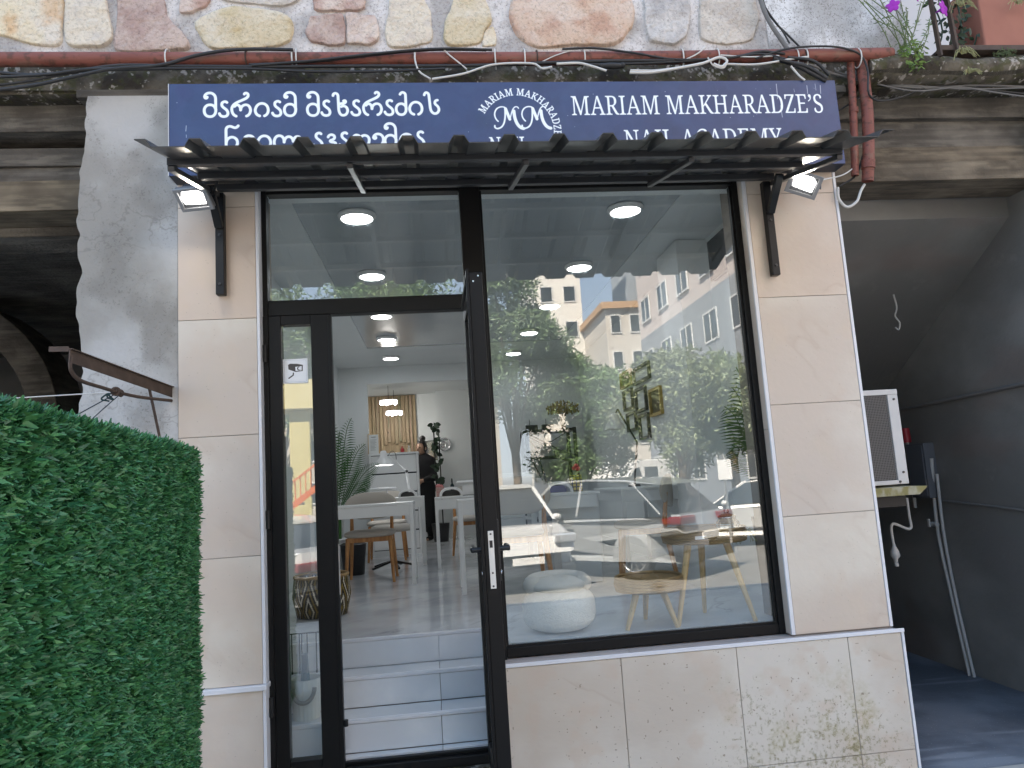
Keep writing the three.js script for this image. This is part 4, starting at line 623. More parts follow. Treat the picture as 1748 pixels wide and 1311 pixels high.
  tag(put('wall_cable', tube([[3.485, 1.89, -1.9], [3.485, 1.905, -1.2], [3.485, 1.925, -0.5], [3.485, 1.95, 0]], 0.014, 6, 20), M.cableGrey), 'upper grey cable clipped along the dark alley wall', 'cable');
  tag(put('wall_cable', tube([[3.485, 1.16, -1.5], [3.485, 1.13, -1.0], [3.485, 1.09, -0.4], [3.485, 1.08, 0]], 0.009, 6, 20), M.cableGrey), 'lower grey cable along the dark alley wall behind the pipes', 'cable');
  tag(put('wire_hook', tube([[3.0, 2.66, -1.0], [3.01, 2.56, -1.0], [2.99, 2.5, -1.0], [3.01, 2.45, -0.99], [3.0, 2.40, -1.0], [2.98, 2.42, -1.0]], 0.006, 6, 30), M.pvc), 'short twisted wire hook hanging in the dark alley', 'hook');
}
// ---------- window and door ----------
function pane(x0, y0, x1, y1, z, mat, parent, name = 'pane') { return put(name, box(x0, y0, z - 0.003, x1, y1, z + 0.003), mat, parent); }
{
  const t = thing('shop_window', 'black framed shop front with a large pane and a pane over the door', 'window', [0.15, 0.62, -0.1], { world: true });
  const b = M.blackFrame, r = 0.004, z0 = -0.135, z1 = -0.065;
  put('frame', [box(-1.187, 0.13, z0, -1.15, 3.17, z1, r), box(-0.113, 0.13, z0, -0.001, 3.17, z1 + 0.004, r), box(1.454, 0.62, z0, 1.5, 3.17, z1, r), box(-1.15, 3.119, z0, -0.113, 3.17, z1 - 0.002, r), box(-0.001, 3.119, z0, 1.454, 3.17, z1 - 0.002, r), box(-0.001, 0.62, z0, 1.454, 0.67, z1 - 0.002, r), box(-1.15, 2.448, z0, -0.113, 2.526, z1 + 0.002, r)], b, t);
  put('glazing_bead', [box(0.0, 0.668, -0.094, 0.012, 3.12, -0.08, 0.002), box(1.443, 0.668, -0.094, 1.4545, 3.12, -0.08, 0.002), box(0.012, 0.668, -0.094, 1.443, 0.680, -0.08, 0.002), box(-1.152, 2.524, -0.094, -0.112, 2.535, -0.08, 0.002)], b, t);
  put('frame_cap', [box(-1.16, 3.1195, -0.2, 1.5, 3.5, -0.1)], M.wallWhite, t);
  put('large_pane', box(-0.0005, 0.6695, -0.103, 1.4538, 3.1195, -0.097), M.glass, t);
  put('upper_pane', box(-1.1505, 2.5255, -0.103, -0.1125, 3.1195, -0.097), M.glass, t);
}
{
  const t = thing('side_leaf', 'narrow black fixed door leaf with a glass strip, left of the doorway', 'door leaf', [-1.0, 0.15, -0.08], { world: true });
  const b = M.blackFrame, z0 = -0.12, z1 = -0.052;
  put('frame', [box(-1.148, 0.145, z0, -1.084, 2.446, z1, 0.005), box(-0.932, 0.145, z0, -0.828, 2.446, z1, 0.005), box(-1.084, 2.396, z0, -0.932, 2.446, z1 - 0.002, 0.004), box(-1.084, 0.145, z0, -0.932, 0.231, z1 - 0.002, 0.004)], b, t);
  put('stile_cover', [box(-1.188, 0.145, -0.07, -1.149, 2.446, -0.056, 0.003), box(-0.842, 0.16, -0.075, -0.824, 2.44, -0.045, 0.003)], b, t);
  put('pane', box(-0.0765, 0.2305, -0.003, 0.0765, 2.3965, 0.003).rotateY(0.0785).translate(-1.008, 0, -0.089), M.glass, t);
  for (const y of [0.45, 1.35, 2.2]) put('hinge', cyl([-1.165, y, -0.045], [-1.165, y + 0.09, -0.045], 0.011, 0.011, 10), M.blackMetal, t);
  put('strike_plate', box(-0.8245, 1.0, -0.08, -0.8215, 1.25, -0.055), M.alu, t, 'bright metal strike plate');
  put('latch_bolt', cyl([-0.815, 0.37, -0.06], [-0.815, 0.40, -0.06], 0.012, 0.012, 10), M.blackMetal, t);
  const cv = document.createElement('canvas'); cv.width = cv.height = 256; const g = cv.getContext('2d');
  g.fillStyle = '#eef0f2'; g.fillRect(0, 0, 256, 256); g.strokeStyle = '#b9bcc2'; g.lineWidth = 3; g.beginPath(); g.roundRect(12, 12, 232, 232, 14); g.stroke();
  g.fillStyle = '#4a4542'; g.fill(new Path2D('M52 60 L74 48 L148 52 L208 66 L206 132 L128 138 L56 108 Z')); g.fillStyle = '#eef0f2'; g.fill(new Path2D('M128 84 L196 78 L194 124 L130 128 Z')); g.fillStyle = '#4a4542'; g.beginPath(); g.arc(166, 103, 20, 0, 7); g.fill(); g.fillStyle = '#eef0f2'; g.beginPath(); g.arc(172, 102, 14, 0, 7); g.fill();
  g.strokeStyle = '#4a4542'; g.lineWidth = 13; g.lineJoin = 'round'; g.stroke(new Path2D('M108 144 L104 172 L54 206'));
  const tx = new THREE.CanvasTexture(cv); tx.colorSpace = THREE.SRGBColorSpace;
  const st = thing('camera_sticker', 'square white sticker with a security camera picture on the narrow door glass', 'sticker', [-1.018, 2.152, -0.08], { world: true });
  put('backing', box(-1.0825, 2.088, -0.0805, -0.956, 2.217, -0.0785, 0.0006), M.plasticWhite, st); put('print', new THREE.PlaneGeometry(0.124, 0.127).translate(-1.0192, 2.1525, -0.0778), std({ map: tx, roughness: 0.5 }), st);
}
{
  // the open leaf stands square to the front, lock edge towards the street; local x runs from hinge to lock
  const t = thing('door', 'open black glass door seen edge-on, its lock edge towards the street', 'door', [-0.094, 0.16, -0.05], { world: false });
  t.rotation.y = -Math.PI / 2;
  const b = M.blackFrame, Wd = 0.675, H = 2.285, th = 0.031;
  put('frame', [box(0, 0, -th, 0.085, H, th, 0.004), box(Wd - 0.095, 0, -th, Wd, H, th, 0.004), box(0.085, H - 0.09, -th, Wd - 0.095, H, th, 0.004), box(0.085, 0, -th, Wd - 0.095, 0.1, th, 0.004)], b, t);
  put('weather_strip', [box(0.01, H - 0.012, th, Wd + 0.004, H + 0.012, th + 0.012, 0.002), box(Wd - 0.012, 0.0, th, Wd + 0.012, H + 0.012, th + 0.012, 0.002)], b, t);
  put('pane', box(0.084, 0.099, -0.004, Wd - 0.094, H - 0.089, 0.004), M.glassDoor, t);
  const lp = put('lock_plate', box(Wd - 0.001, 0.905, -0.012, Wd + 0.0025, 1.145, 0.012, 0.001), std({ color: rgb(0.72, 0.72, 0.70), roughness: 0.35, metalness: 0.5 }), t);
  put('latch', box(Wd + 0.001, 1.075, -0.006, Wd + 0.004, 1.105, 0.007), M.blackPlastic, lp); for (const y of [1.132, 0.915, 0.97]) put('screw', cyl([Wd, y, 0], [Wd + 0.0045, y, 0], 0.005, 0.004, 8), M.rail, lp);
  for (const s of [-1, 1]) {
    const h = put('handle', [box(Wd - 0.07, 0.93, s * th, Wd - 0.035, 1.19, s * (th + 0.008), 0.003), cyl([Wd - 0.052, 1.065, s * th], [Wd - 0.052, 1.065, s * (th + 0.05)], 0.011, 0.011, 12), bar([Wd - 0.047, 1.065, s * (th + 0.045)], [Wd - 0.17, 1.065, s * (th + 0.045)], 0.02, 0.024, 0.006)], M.blackPlastic, t);
    put('keyhole', cyl([Wd - 0.052, 0.965, s * th], [Wd - 0.052, 0.965, s * (th + 0.012)], 0.009, 0.008, 10), M.chrome, h);
  }
  for (const x of [-0.012, 0.012]) put('rivet', cyl([Wd, H - 0.03 - x, x], [Wd + 0.002, H - 0.03 - x, x], 0.004, 0.004, 8), M.chrome, t);
  for (const y of [0.25, 1.15, 2.05]) put('hinge', cyl([-0.004, y, -th - 0.006], [-0.004, y + 0.09, -th - 0.006], 0.011, 0.011, 10), M.blackMetal, t);
  const s = thing('threshold', 'black door threshold bar at the foot of the white steps', 'threshold', [-0.5, 0.13, -0.09], { world: true });
  put('bar', [box(-0.826, 0.13, -0.13, -0.114, 0.175, -0.055, 0.004), box(-0.826, 0.175, -0.12, -0.114, 0.192, -0.09, 0.003)], b, s);
  tag(put('door_step', box(-1.19, -0.1, -0.3, -0.034, 0.128, -0.02, 0.008), M.mossy), 'worn concrete doorstep under the black threshold', 'doorstep');
}

// ---------- shop interior: shell ----------
const prism = (P, y0, y1) => muv(new THREE.ExtrudeGeometry(new THREE.Shape(P.map(([x, z]) => new THREE.Vector2(x, -z))), { depth: y1 - y0, bevelEnabled: false }).rotateX(-Math.PI / 2).translate(0, y0, 0));
{
  struct('floor', [prism([[0.03, -0.145], [1.86, -0.145], [1.86, -9.2], [-1.9, -9.2], [-1.9, -0.605], [0.03, -0.605]], 0.3, F)], M.marble);
  struct('inner_wall', [prism([[-1.46, -0.14], [-1.61, -6.3], [-1.745, -6.3], [-1.57, -0.14]], 0.0, 3.5)], M.wallWhite);
  struct('inner_wall', [box(1.755, 0.3, -6.3, 1.86, 3.5, -0.14), box(1.52, F, -1.72, 1.755, 3.195, -1.25)], M.wallWhite);
  struct('inner_wall', [box(-1.745, 0.3, -6.42, -1.225, 3.5, -6.302), box(0.5, F - 0.01, -6.42, 1.86, 3.5, -6.302), box(-1.225, 2.965, -6.42, 0.5, 3.5, -6.302)], M.wallWhite);
  struct('inner_wall', [box(-1.9, 0.3, -9.0, 1.0, 3.5, -8.7), box(-1.9, 0.3, -8.7, -1.78, 3.5, -6.42), box(0.9, 0.3, -8.7, 1.0, 3.5, -6.42), box(-0.30, F, -8.7, 0.9, 3.1, -8.45)], M.wallWhite);
  struct('inner_wall', [box(0.035, 0.2, -0.6, 1.5, F - 0.002, -0.146), box(-1.75, 0.0, -0.14, -1.19, 3.6, -0.13)], M.wallWhite);
  struct('ceiling', [box(-1.745, 3.2, -6.3, -1.08, 3.26, -0.14), box(1.28, 3.2, -6.3, 1.86, 3.26, -0.14), box(-1.08, 3.2, -6.3, 1.28, 3.26, -4.95), box(-1.08, 3.2, -0.3, 1.28, 3.26, -0.14), box(-1.9, 3.1, -8.7, 1.0, 3.2, -6.42)], M.wallWhite);
  struct('ceiling_panel', box(-1.1, 3.207, -4.97, 1.3, 3.25, -0.28), M.ceilGloss);
  struct('ceiling_slab', box(-2.0, 3.5, -9.2, 2.0, 3.62, -0.12), M.board);
  struct('skirting', [prism([[-1.462, -0.7], [-1.598, -6.3], [-1.588, -6.3], [-1.452, -0.7]], F, F + 0.08), box(1.743, F, -6.3, 1.7545, F + 0.08, -1.73)], M.wallWhite);
  // steps inside the doorway
  const t = thing('steps', 'three pale marble tiled steps climbing into the shop behind the open door', 'steps', [-0.56, 0.14, -0.4], { world: true });
  const x0 = -1.44, x1 = 0.028, xm = -0.348, h = (F - 0.2) / 3;
  put('core', [box(x0, 0.0, -0.61, x1, 0.19, -0.13), box(x0, 0.0, -0.61, x1, 0.19 + h, -0.195), box(x0, 0.0, -0.612, x1, 0.19 + 2 * h, -0.405), box(x0, 0.1, -0.9, x1, F - 0.02, -0.613)], M.grout, t);
  for (let i = 0; i <= 2; i++) for (const [a, b] of [[x0, xm], [xm, x1]]) {
    const zr = -0.18 - 0.21 * i, y = 0.2 + h * i;
    put('tread_tile', shiftUV(box(a + 0.0015, y - 0.011, zr + 0.003, b - 0.0015, y, i === 0 ? -0.122 : zr + 0.212, 0.001), rr(0, 5), rr(0, 5)), M.step, t);
    put('riser_tile', shiftUV(box(a + 0.0015, y + 0.003, zr - 0.012, b - 0.0015, y + h - 0.018, zr, 0.001), rr(0, 5), rr(0, 5)), M.step, t);
  }
  for (let i = 0; i <= 2; i++) { const zr = -0.18 - 0.21 * i, y = 0.2 + h * (i + 1); put('nosing', box(x0, y - 0.016, zr - 0.025, x1, y + 0.0015, zr + 0.006, 0.003), M.whiteMetal, t); }
  struct('stair_side', box(0.029, 0.0, -0.61, 0.034, F - 0.003, -0.14), M.wallWhite);
}
// ---------- ceiling lamps ----------
{
  const rows = [['left', [[-0.725, -0.615], [-0.747, -1.88], [-0.78, -3.25], [-0.809, -4.38], [-0.839, -5.55]]], ['right', [[0.976, -0.608], [0.909, -1.83], [0.86, -3.1], [0.81, -4.34], [0.756, -5.6]]]], nth = ['nearest the window', 'second from the window', 'third from the window', 'fourth from the window', 'farthest from the window'];
  for (const [side, L] of rows) L.forEach(([x, z], i) => {
    const y = z < -4.95 ? 3.2 : 3.207, t = thing('ceiling_light', `glowing round ceiling light, ${nth[i]} in the ${side} row`, 'ceiling light', [x, y, z], { group: 'round lights in the shop ceiling' });
    put('rim', lathe([[0.088, 0], [0.115, -0.002], [0.118, -0.012], [0.108, -0.03], [0.098, -0.032], [0.094, -0.026]], 36), M.plasticWhite, t);
    put('lamp', lathe([[0.0005, -0.036], [0.06, -0.0355], [0.088, -0.033], [0.1, -0.028]], 36), M.lampGlow, t);
    const l = new THREE.RectAreaLight(0xe6f2ff, 4.2, 0.15, 0.15); l.name = 'ceiling_glow'; l.position.set(0, -0.045, 0); l.rotation.x = -Math.PI / 2; t.add(l);
  });
}
// ---------- furniture ----------
function desk(label, x0, x1, z0, z1, top, { fascia = 0.115, cab = null, legs = [0, 1] } = {}) {
  const t = thing('desk', label, 'desk', [(x0 + x1) / 2, F, (z0 + z1) / 2], { world: true });
  put('tabletop', box(x0, top - 0.02, z1, x1, top, z0, 0.003), M.deskWhite, t);
  put('drawer_front', box(x0 + 0.03, top - fascia, z0 - 0.02, x1 - 0.03, top - 0.022, z0 - 0.004, 0.002), M.deskWhite, t);
  put('apron', [box(x0 + 0.03, top - fascia, z1 + 0.01, x0 + 0.05, top - 0.022, z0 - 0.022), box(x1 - 0.05, top - fascia, z1 + 0.01, x1 - 0.03, top - 0.022, z0 - 0.022)], M.deskWhite, t);
  for (const s of legs) for (const z of [z0 - 0.018, z1 + 0.018]) { const x = s ? x1 - 0.018 : x0 + 0.018; put('leg', box(x - 0.017, F, z - 0.017, x + 0.017, top - 0.0205, z + 0.017, 0.002), M.deskWhite, t); }
  if (cab) { const c = put('cabinet', box(cab[0], F + 0.005, cab[2], cab[1], top - 0.021, cab[3], 0.002), M.deskWhite, t); for (let k = 0; k < 3; k++) put('drawer', box(cab[0] + 0.008, F + 0.05 + k * 0.21, cab[3], cab[1] - 0.008, F + 0.25 + k * 0.21, cab[3] + 0.004, 0.001), M.deskWhite, c); }
  return t;
}
desk('white manicure desk left of the aisle, nearest the doorway', -1.44, -0.54, -2.83, -3.32, 1.388);
desk('white manicure desk left of the aisle with the lit swing-arm lamp', -1.45, -0.48, -4.4, -4.88, 1.415);
desk('small white manicure desk right of the aisle, the farther one', -0.356, 0.75, -3.87, -4.38, 1.395, { fascia: 0.125 });
desk('long white manicure desk with a closed end cabinet, behind the window chair', -0.165, 0.96, -1.95, -2.42, 1.392, { fascia: 0.12, legs: [0], cab: [0.63, 0.95, -2.40, -2.05] });
desk('white desk against the right wall under the picture frames', 1.22, 1.74, -2.3, -3.4, 1.39);
const chair0 = (() => {   // seat front towards +z
  const t = thing('chair', 'beige padded chair with wooden legs, tucked behind the desk nearest the doorway', 'chair', [0, 0, 0], { group: 'padded chairs at the desks' });
  const seat = new THREE.SphereGeometry(1, 28, 14), p = seat.attributes.position; for (let i = 0; i < p.count; i++) { const x = p.getX(i), y = p.getY(i), z = p.getZ(i), e = (q, n) => Math.sign(q) * Math.pow(Math.abs(q), n); p.setXYZ(i, e(x, 0.55) * 0.235, e(y, 0.6) * 0.035 + 0.44, e(z, 0.55) * 0.22); } seat.computeVertexNormals();
  put('seat', seat, M.fabricBeige, t);
  const back = new THREE.SphereGeometry(1, 32, 14), q = back.attributes.position; for (let i = 0; i < q.count; i++) { const x = q.getX(i), y = q.getY(i), z = q.getZ(i), e = (v, n) => Math.sign(v) * Math.pow(Math.abs(v), n), X = e(x, 0.6) * 0.25; q.setXYZ(i, X, e(y, 0.7) * 0.13 * (1 - 0.25 * (x * x)) + 0.69, e(z, 0.6) * 0.025 - 0.235 + 1.1 * X * X); } back.computeVertexNormals();
  put('backrest', back, M.fabricBeige, t);
  put('seat_frame', [box(-0.2, 0.37, 0.15, 0.2, 0.415, 0.175, 0.004), box(-0.2, 0.37, -0.18, 0.2, 0.415, -0.155, 0.004), box(-0.2, 0.37, -0.16, -0.178, 0.415, 0.155, 0.004), box(0.178, 0.37, -0.16, 0.2, 0.415, 0.155, 0.004)], M.wood, t);
  for (const s of [-1, 1]) { put('leg', cyl([s * 0.215, 0, 0.19], [s * 0.19, 0.41, 0.16], 0.013, 0.021, 10), M.wood, t); put('leg', [cyl([s * 0.22, 0, -0.24], [s * 0.19, 0.41, -0.17], 0.013, 0.021, 10), cyl([s * 0.19, 0.41, -0.17], [s * 0.19, 0.68, -0.205], 0.02, 0.013, 10)], M.wood, t); }
  return t;
})();
chair0.position.set(-0.965, F, -3.28);
copy(chair0, 'beige padded chair with its back to the window, right behind the large pane', [0.24, F, -1.72], Math.PI, 1.06);
copy(chair0, 'wooden legged padded chair behind the farther desk right of the aisle', [0.08, F, -4.95], 0.15);
copy(chair0, 'wooden legged padded chair by the right wall desk, seen through the window reflections', [1.28, F, -1.95], -Math.PI / 2 - 0.3);
copy(chair0, 'padded chair behind the swing-arm lamp desk, left of the aisle', [-0.95, F, -5.25], 0);
{
  const t = thing('stool', 'low grey padded stool under the left row of desks', 'stool', [-0.82, F, -4.05]);
  put('seat', lathe([[0.001, 0.40], [0.2, 0.40], [0.215, 0.42], [0.21, 0.455], [0.17, 0.47], [0.001, 0.475]], 28), M.fabricBeige, t);
  put('column', cyl([0, 0.1, 0], [0, 0.4, 0], 0.025, 0.025, 12), M.blackMetal, t);
  for (let k = 0; k < 5; k++) { const a = k * 1.2566; put('foot', bar([0, 0.1, 0], [0.24 * Math.cos(a), 0.04, 0.24 * Math.sin(a)], 0.03, 0.02, 0.004), M.blackMetal, t); }
  const b = thing('waste_bin', 'dark waste bin on the floor beside the nearest left desk', 'bin', [-1.2, F, -3.9]);
  put('bin', lathe([[0.001, 0.005], [0.105, 0.005], [0.13, 0.30], [0.136, 0.305], [0.126, 0.30], [0.1, 0.02], [0.001, 0.02]], 24), M.blackPlastic, b); put('lid', lathe([[0.001, 0.335], [0.1, 0.325], [0.137, 0.306]], 24), M.blackPlastic, b);
}
function uvLamp(label, x, y, z, s, mat) {
  const t = thing('nail_lamp', label, 'nail lamp', [x, y, z]);
  const A = []; for (let i = 0; i <= 16; i++) { const a = i / 16 * Math.PI; A.push([-Math.cos(a) * 0.12 * s, Math.pow(Math.sin(a), 0.8) * 0.095 * s]); } for (let i = 16; i >= 0; i--) { const a = i / 16 * Math.PI; A.push([-Math.cos(a) * 0.095 * s, Math.pow(Math.sin(a), 0.8) * 0.07 * s]); }
  put('arch', extr(A, 0.19 * s, 0.004).translate(0, 0, -0.095 * s), M.plasticWhite, t); put('inner_shell', box(-0.09 * s, 0.004, -0.09 * s, 0.09 * s, 0.06 * s, -0.05 * s, 0.004), mat, t); put('base', box(-0.12 * s, -0.001, -0.1 * s, 0.12 * s, 0.004, 0.1 * s), M.plasticWhite, t);
}
const dullGrey = std({ color: rgb(0.16, 0.17, 0.18), roughness: 0.4 }), violet = std({ color: rgb(0.22, 0.20, 0.62), roughness: 0.35 });
uvLamp('white arched nail lamp on the swing-arm lamp desk', -0.66, 1.416, -4.55, 0.85, dullGrey);
uvLamp('white arched nail lamp on the farther right desk beside the pink box', -0.18, 1.396, -4.1, 1.05, dullGrey);
uvLamp('arched nail lamp with a violet inside, on the long desk in the window', 0.66, 1.393, -2.2, 0.98, violet);
function discLamp(label, x, y, z, r, h) {
  const t = thing('table_lamp', label, 'lamp', [x, y, z]);
  put('shade', lathe([[0.001, h + 0.02], [r * 0.9, h + 0.018], [r, h], [r * 0.92, h - 0.012], [0.001, h - 0.014]], 32).scale(1, 1, 0.7), M.plasticWhite, t); put('stem', [cyl([0.05, 0.006, -0.02], [0.05, h - 0.01, -0.02], 0.008, 0.008, 10), cyl([0.05, 0, -0.02], [0.05, 0.012, -0.02], 0.05, 0.045, 20)], M.plasticWhite, t);
}
discLamp('white flat round table lamp on the left of the swing-arm lamp desk', -0.93, 1.416, -4.5, 0.16, 0.1);
discLamp('white flat round table lamp on the farther right desk', 0.02, 1.396, -4.15, 0.14, 0.14);
{
  const t = thing('desk_lamp', 'white swing-arm desk lamp, lit, on the left desk before the drawers', 'lamp', [-0.64, 1.416, -4.78], { world: true });
  put('base', [cyl([-0.638, 1.417, -4.78], [-0.638, 1.44, -4.78], 0.035, 0.03, 14)], M.blackPlastic, t); put('arm', [cyl([-0.632, 1.44, -4.78], [-0.662, 1.70, -4.78], 0.006, 0.006, 8), cyl([-0.646, 1.44, -4.78], [-0.676, 1.70, -4.78], 0.006, 0.006, 8), cyl([-0.66, 1.705, -4.78], [-0.86, 1.90, -4.78], 0.006, 0.006, 8)], M.plasticWhite, t);
  put('joint', [ball(-0.668, 1.705, -4.78, 0.016)], M.blackPlastic, t); put('cable', tube([[-0.87, 1.9, -4.78], [-0.83, 1.95, -4.8], [-0.79, 1.92, -4.8], [-0.78, 1.85, -4.78]], 0.004, 6, 20), M.blackPlastic, t);
  const sh = put('lamp_shade', lathe([[0.115, 0], [0.09, 0.045], [0.045, 0.09], [0.036, 0.15], [0.03, 0.165], [0.001, 0.17]], 28).translate(-0.925, 1.79, -4.78), M.plasticWhite, t);
  put('bulb', lathe([[0.0005, -0.004], [0.08, -0.002], [0.1, 0.01]], 28).translate(-0.925, 1.793, -4.78), M.lampGlow, sh);
  const l = new THREE.RectAreaLight(0xeef6ff, 3, 0.14, 0.14); l.name = 'desk_glow'; l.position.set(-0.925 + 0.64, 1.783 - 1.416, 0); l.rotation.x = -Math.PI / 2; t.add(l);
}
{
  const t = thing('dresser', 'white chest of drawers with dark gaps, before the wooden slats', 'chest of drawers', [-0.875, F, -6.05], { world: true });
  put('case', [box(-1.19, F, -6.25, -0.56, F + 0.06, -5.84), box(-1.19, F + 0.06, -6.25, -1.165, 1.955, -5.84, 0.002), box(-0.585, F + 0.06, -6.25, -0.56, 1.955, -5.84, 0.002), box(-1.20, 1.955, -6.25, -0.55, 1.98, -5.83, 0.003)], M.deskWhite, t); put('inside', box(-1.165, F + 0.06, -6.25, -0.585, 1.955, -5.87), std({ color: rgb(0.03, 0.035, 0.04), roughness: 0.8 }), t);
  for (let k = 0; k < 5; k++) put('drawer', box(-1.162, F + 0.07 + k * 0.244, -5.87, -0.588, F + 0.296 + k * 0.244, -5.845, 0.003), M.deskWhite, t);
  const bottle = (label, x, y, z, h, r, m, cm) => { const b = thing('bottle', label, 'bottle', [x, y, z]); put('bottle', lathe([[0.001, 0], [r, 0], [r, h * 0.6], [r * 0.4, h * 0.72], [r * 0.4, h * 0.8]], 18), m, b); put('cap', cyl([0, h * 0.8, 0], [0, h, 0], r * 0.45, r * 0.35, 12), cm, b); };
  bottle('small red bottle on the white chest of drawers', -0.763, 1.981, -6.0, 0.085, 0.026, std({ color: rgb(0.45, 0.03, 0.03), roughness: 0.3 }), std({ color: rgb(0.4, 0.03, 0.03), roughness: 0.4 }));
  bottle('small cream bottle on the white chest of drawers', -0.678, 1.981, -6.0, 0.09, 0.02, std({ color: rgb(0.66, 0.60, 0.48), roughness: 0.4 }), M.plasticWhite);
  bottle('dark green bottle on the farther right desk', -0.16, 1.396, -4.32, 0.19, 0.022, std({ color: rgb(0.01, 0.025, 0.03), roughness: 0.2 }), M.blackPlastic);
  const c = thing('certificate', 'framed certificate propped on the chest of drawers against the slats', 'certificate', [-1.15, 1.981, -6.16], { world: true });
  const cv = document.createElement('canvas'); cv.width = 128; cv.height = 200; const g = cv.getContext('2d'); g.fillStyle = '#d8dad8'; g.fillRect(0, 0, 128, 200); g.fillStyle = '#77797a'; g.fillRect(34, 22, 60, 7); for (let i = 0; i < 9; i++) g.fillRect(22, 52 + i * 13, 84 - (i * 17) % 30, 3); const tx = new THREE.CanvasTexture(cv); tx.colorSpace = THREE.SRGBColorSpace;
  put('frame', box(-1.225, 1.981, -6.175, -1.075, 2.265, -6.155, 0.002), M.woodPale, c); put('print', new THREE.PlaneGeometry(0.13, 0.262).translate(-1.15, 2.123, -6.1535), std({ map: tx, roughness: 0.4 }), c);
}
{
  // slatted wooden panel in the inner room
  const t = thing('slat_panel', 'tall pale wooden slat panel on the inner room wall', 'wood panel', [-1.05, 0.9, -8.65], { world: true });
  put('backing', box(-1.44, F, -8.698, -0.66, 3.09, -8.675), M.slat[0], t); let i = 0;
  for (let x = -1.43; x < -0.68; x += 0.062) { const k = i++ % 3, cut = x > -1.2 && x < -0.75; put('slat', shiftUV(box(x, cut ? 2.30 - 0.02 * (i % 3) : F, -8.675, x + 0.05, 3.085, -8.645, 0.003), rr(0, 3), rr(0, 3)), M.slat[k], t); if (cut) put('slat', shiftUV(box(x + 0.008, F, -8.675, x + 0.042, 2.12, -8.65, 0.003), rr(0, 3), rr(0, 3)), M.slat[k], t); }
  for (const [x, y, z, lab] of [[-1.015, 2.83, -7.5, 'nearer cluster of small bulbs hanging before the slats'], [-0.965, 2.72, -8.05, 'farther cluster of small bulbs hanging before the slats']]) {
    const p = thing('pendant_lamp', lab, 'pendant lamp', [x, y, z]); put('cord', cyl([0, 0.04, 0], [0, 3.1 - y, 0], 0.004, 0.004, 6), M.blackMetal, p); put('canopy', lathe([[0.001, 0.05], [0.14, 0.045], [0.16, 0.03], [0.001, 0.028]], 28), M.chrome, p);
    for (const [a, b] of [[-0.1, 0.02], [-0.035, -0.05], [0.035, 0.05], [0.1, -0.02]]) put('bulb', ball(a, 0, b, 0.032), M.lampGlow, p);
    const l = new THREE.PointLight(0xfffaf2, 0.1); l.name = 'pendant_glow'; l.position.set(0, -0.06, 0); l.shadow.radius = 4; p.add(l);
  }
  const m = thing('wall_mirror', 'narrow black framed mirror on the inner room wall behind the climbing plant', 'mirror', [-0.42, 1.95, -8.69], { world: true }); put('frame', [box(-0.40 - 0.13, 1.96, -8.449, -0.395 - 0.11, 2.29, -8.43), box(-0.28, 1.96, -8.449, -0.268, 2.29, -8.43), box(-0.53, 2.28, -8.449, -0.268, 2.29, -8.43), box(-0.53, 1.955, -8.449, -0.268, 1.965, -8.43)].map((g) => g.translate(-0.01, 0, -0.25)), M.blackMetal, m); put('glass', box(-0.53, 1.965, -8.699, -0.285, 2.28, -8.688), std({ color: rgb(0.5, 0.52, 0.53), roughness: 0.1, metalness: 0.8 }), m);
  const r = thing('ring_ornament', 'round chrome ring ornament on the inner room wall', 'wall ornament', [-0.19, 2.2, -8.43], { world: true }); put('ring', [new THREE.TorusGeometry(0.1, 0.014, 10, 36).translate(-0.185, 2.2, -8.43), new THREE.TorusGeometry(0.045, 0.01, 8, 24).translate(-0.2, 2.2, -8.43), bar([-0.28, 2.2, -8.43], [-0.15, 2.2, -8.43], 0.014, 0.01)], M.chrome, r);
  const v = thing('climbing_plant', 'dark leaved climbing plant on a tall pole in the inner room', 'plant', [-0.35, F, -7.6], { world: true });
  put('pole', [cyl([-0.345, F, -7.6], [-0.345, 2.45, -7.6], 0.012, 0.01, 8), cyl([-0.27, F, -7.62], [-0.27, 2.35, -7.62], 0.01, 0.01, 8)], M.blackMetal, v);
  const lv = []; for (let k = 0; k < 46; k++) { const y = rr(1.3, 2.5), s = new THREE.Shape(); s.moveTo(0, 0); s.bezierCurveTo(0.05, 0.02, 0.04, 0.08, 0, 0.11); s.bezierCurveTo(-0.04, 0.08, -0.05, 0.02, 0, 0); lv.push(new THREE.ShapeGeometry(s, 4).rotateX(rr(-1, 0.4)).rotateZ(rr(-2.4, 2.4)).rotateY(rr(-1, 1)).translate(-0.325 + rr(-0.04, 0.045), y, -7.58 + rr(-0.04, 0.06))); }
  put('foliage', lv, M.darkLeaf, v).userData.kind = 'stuff'; put('pot', lathe([[0.001, 0.675], [0.11, 0.675], [0.14, 0.95], [0.12, 0.95], [0.001, 0.93]], 20).translate(-0.31, 0, -7.6), M.blackPlastic, v);
}
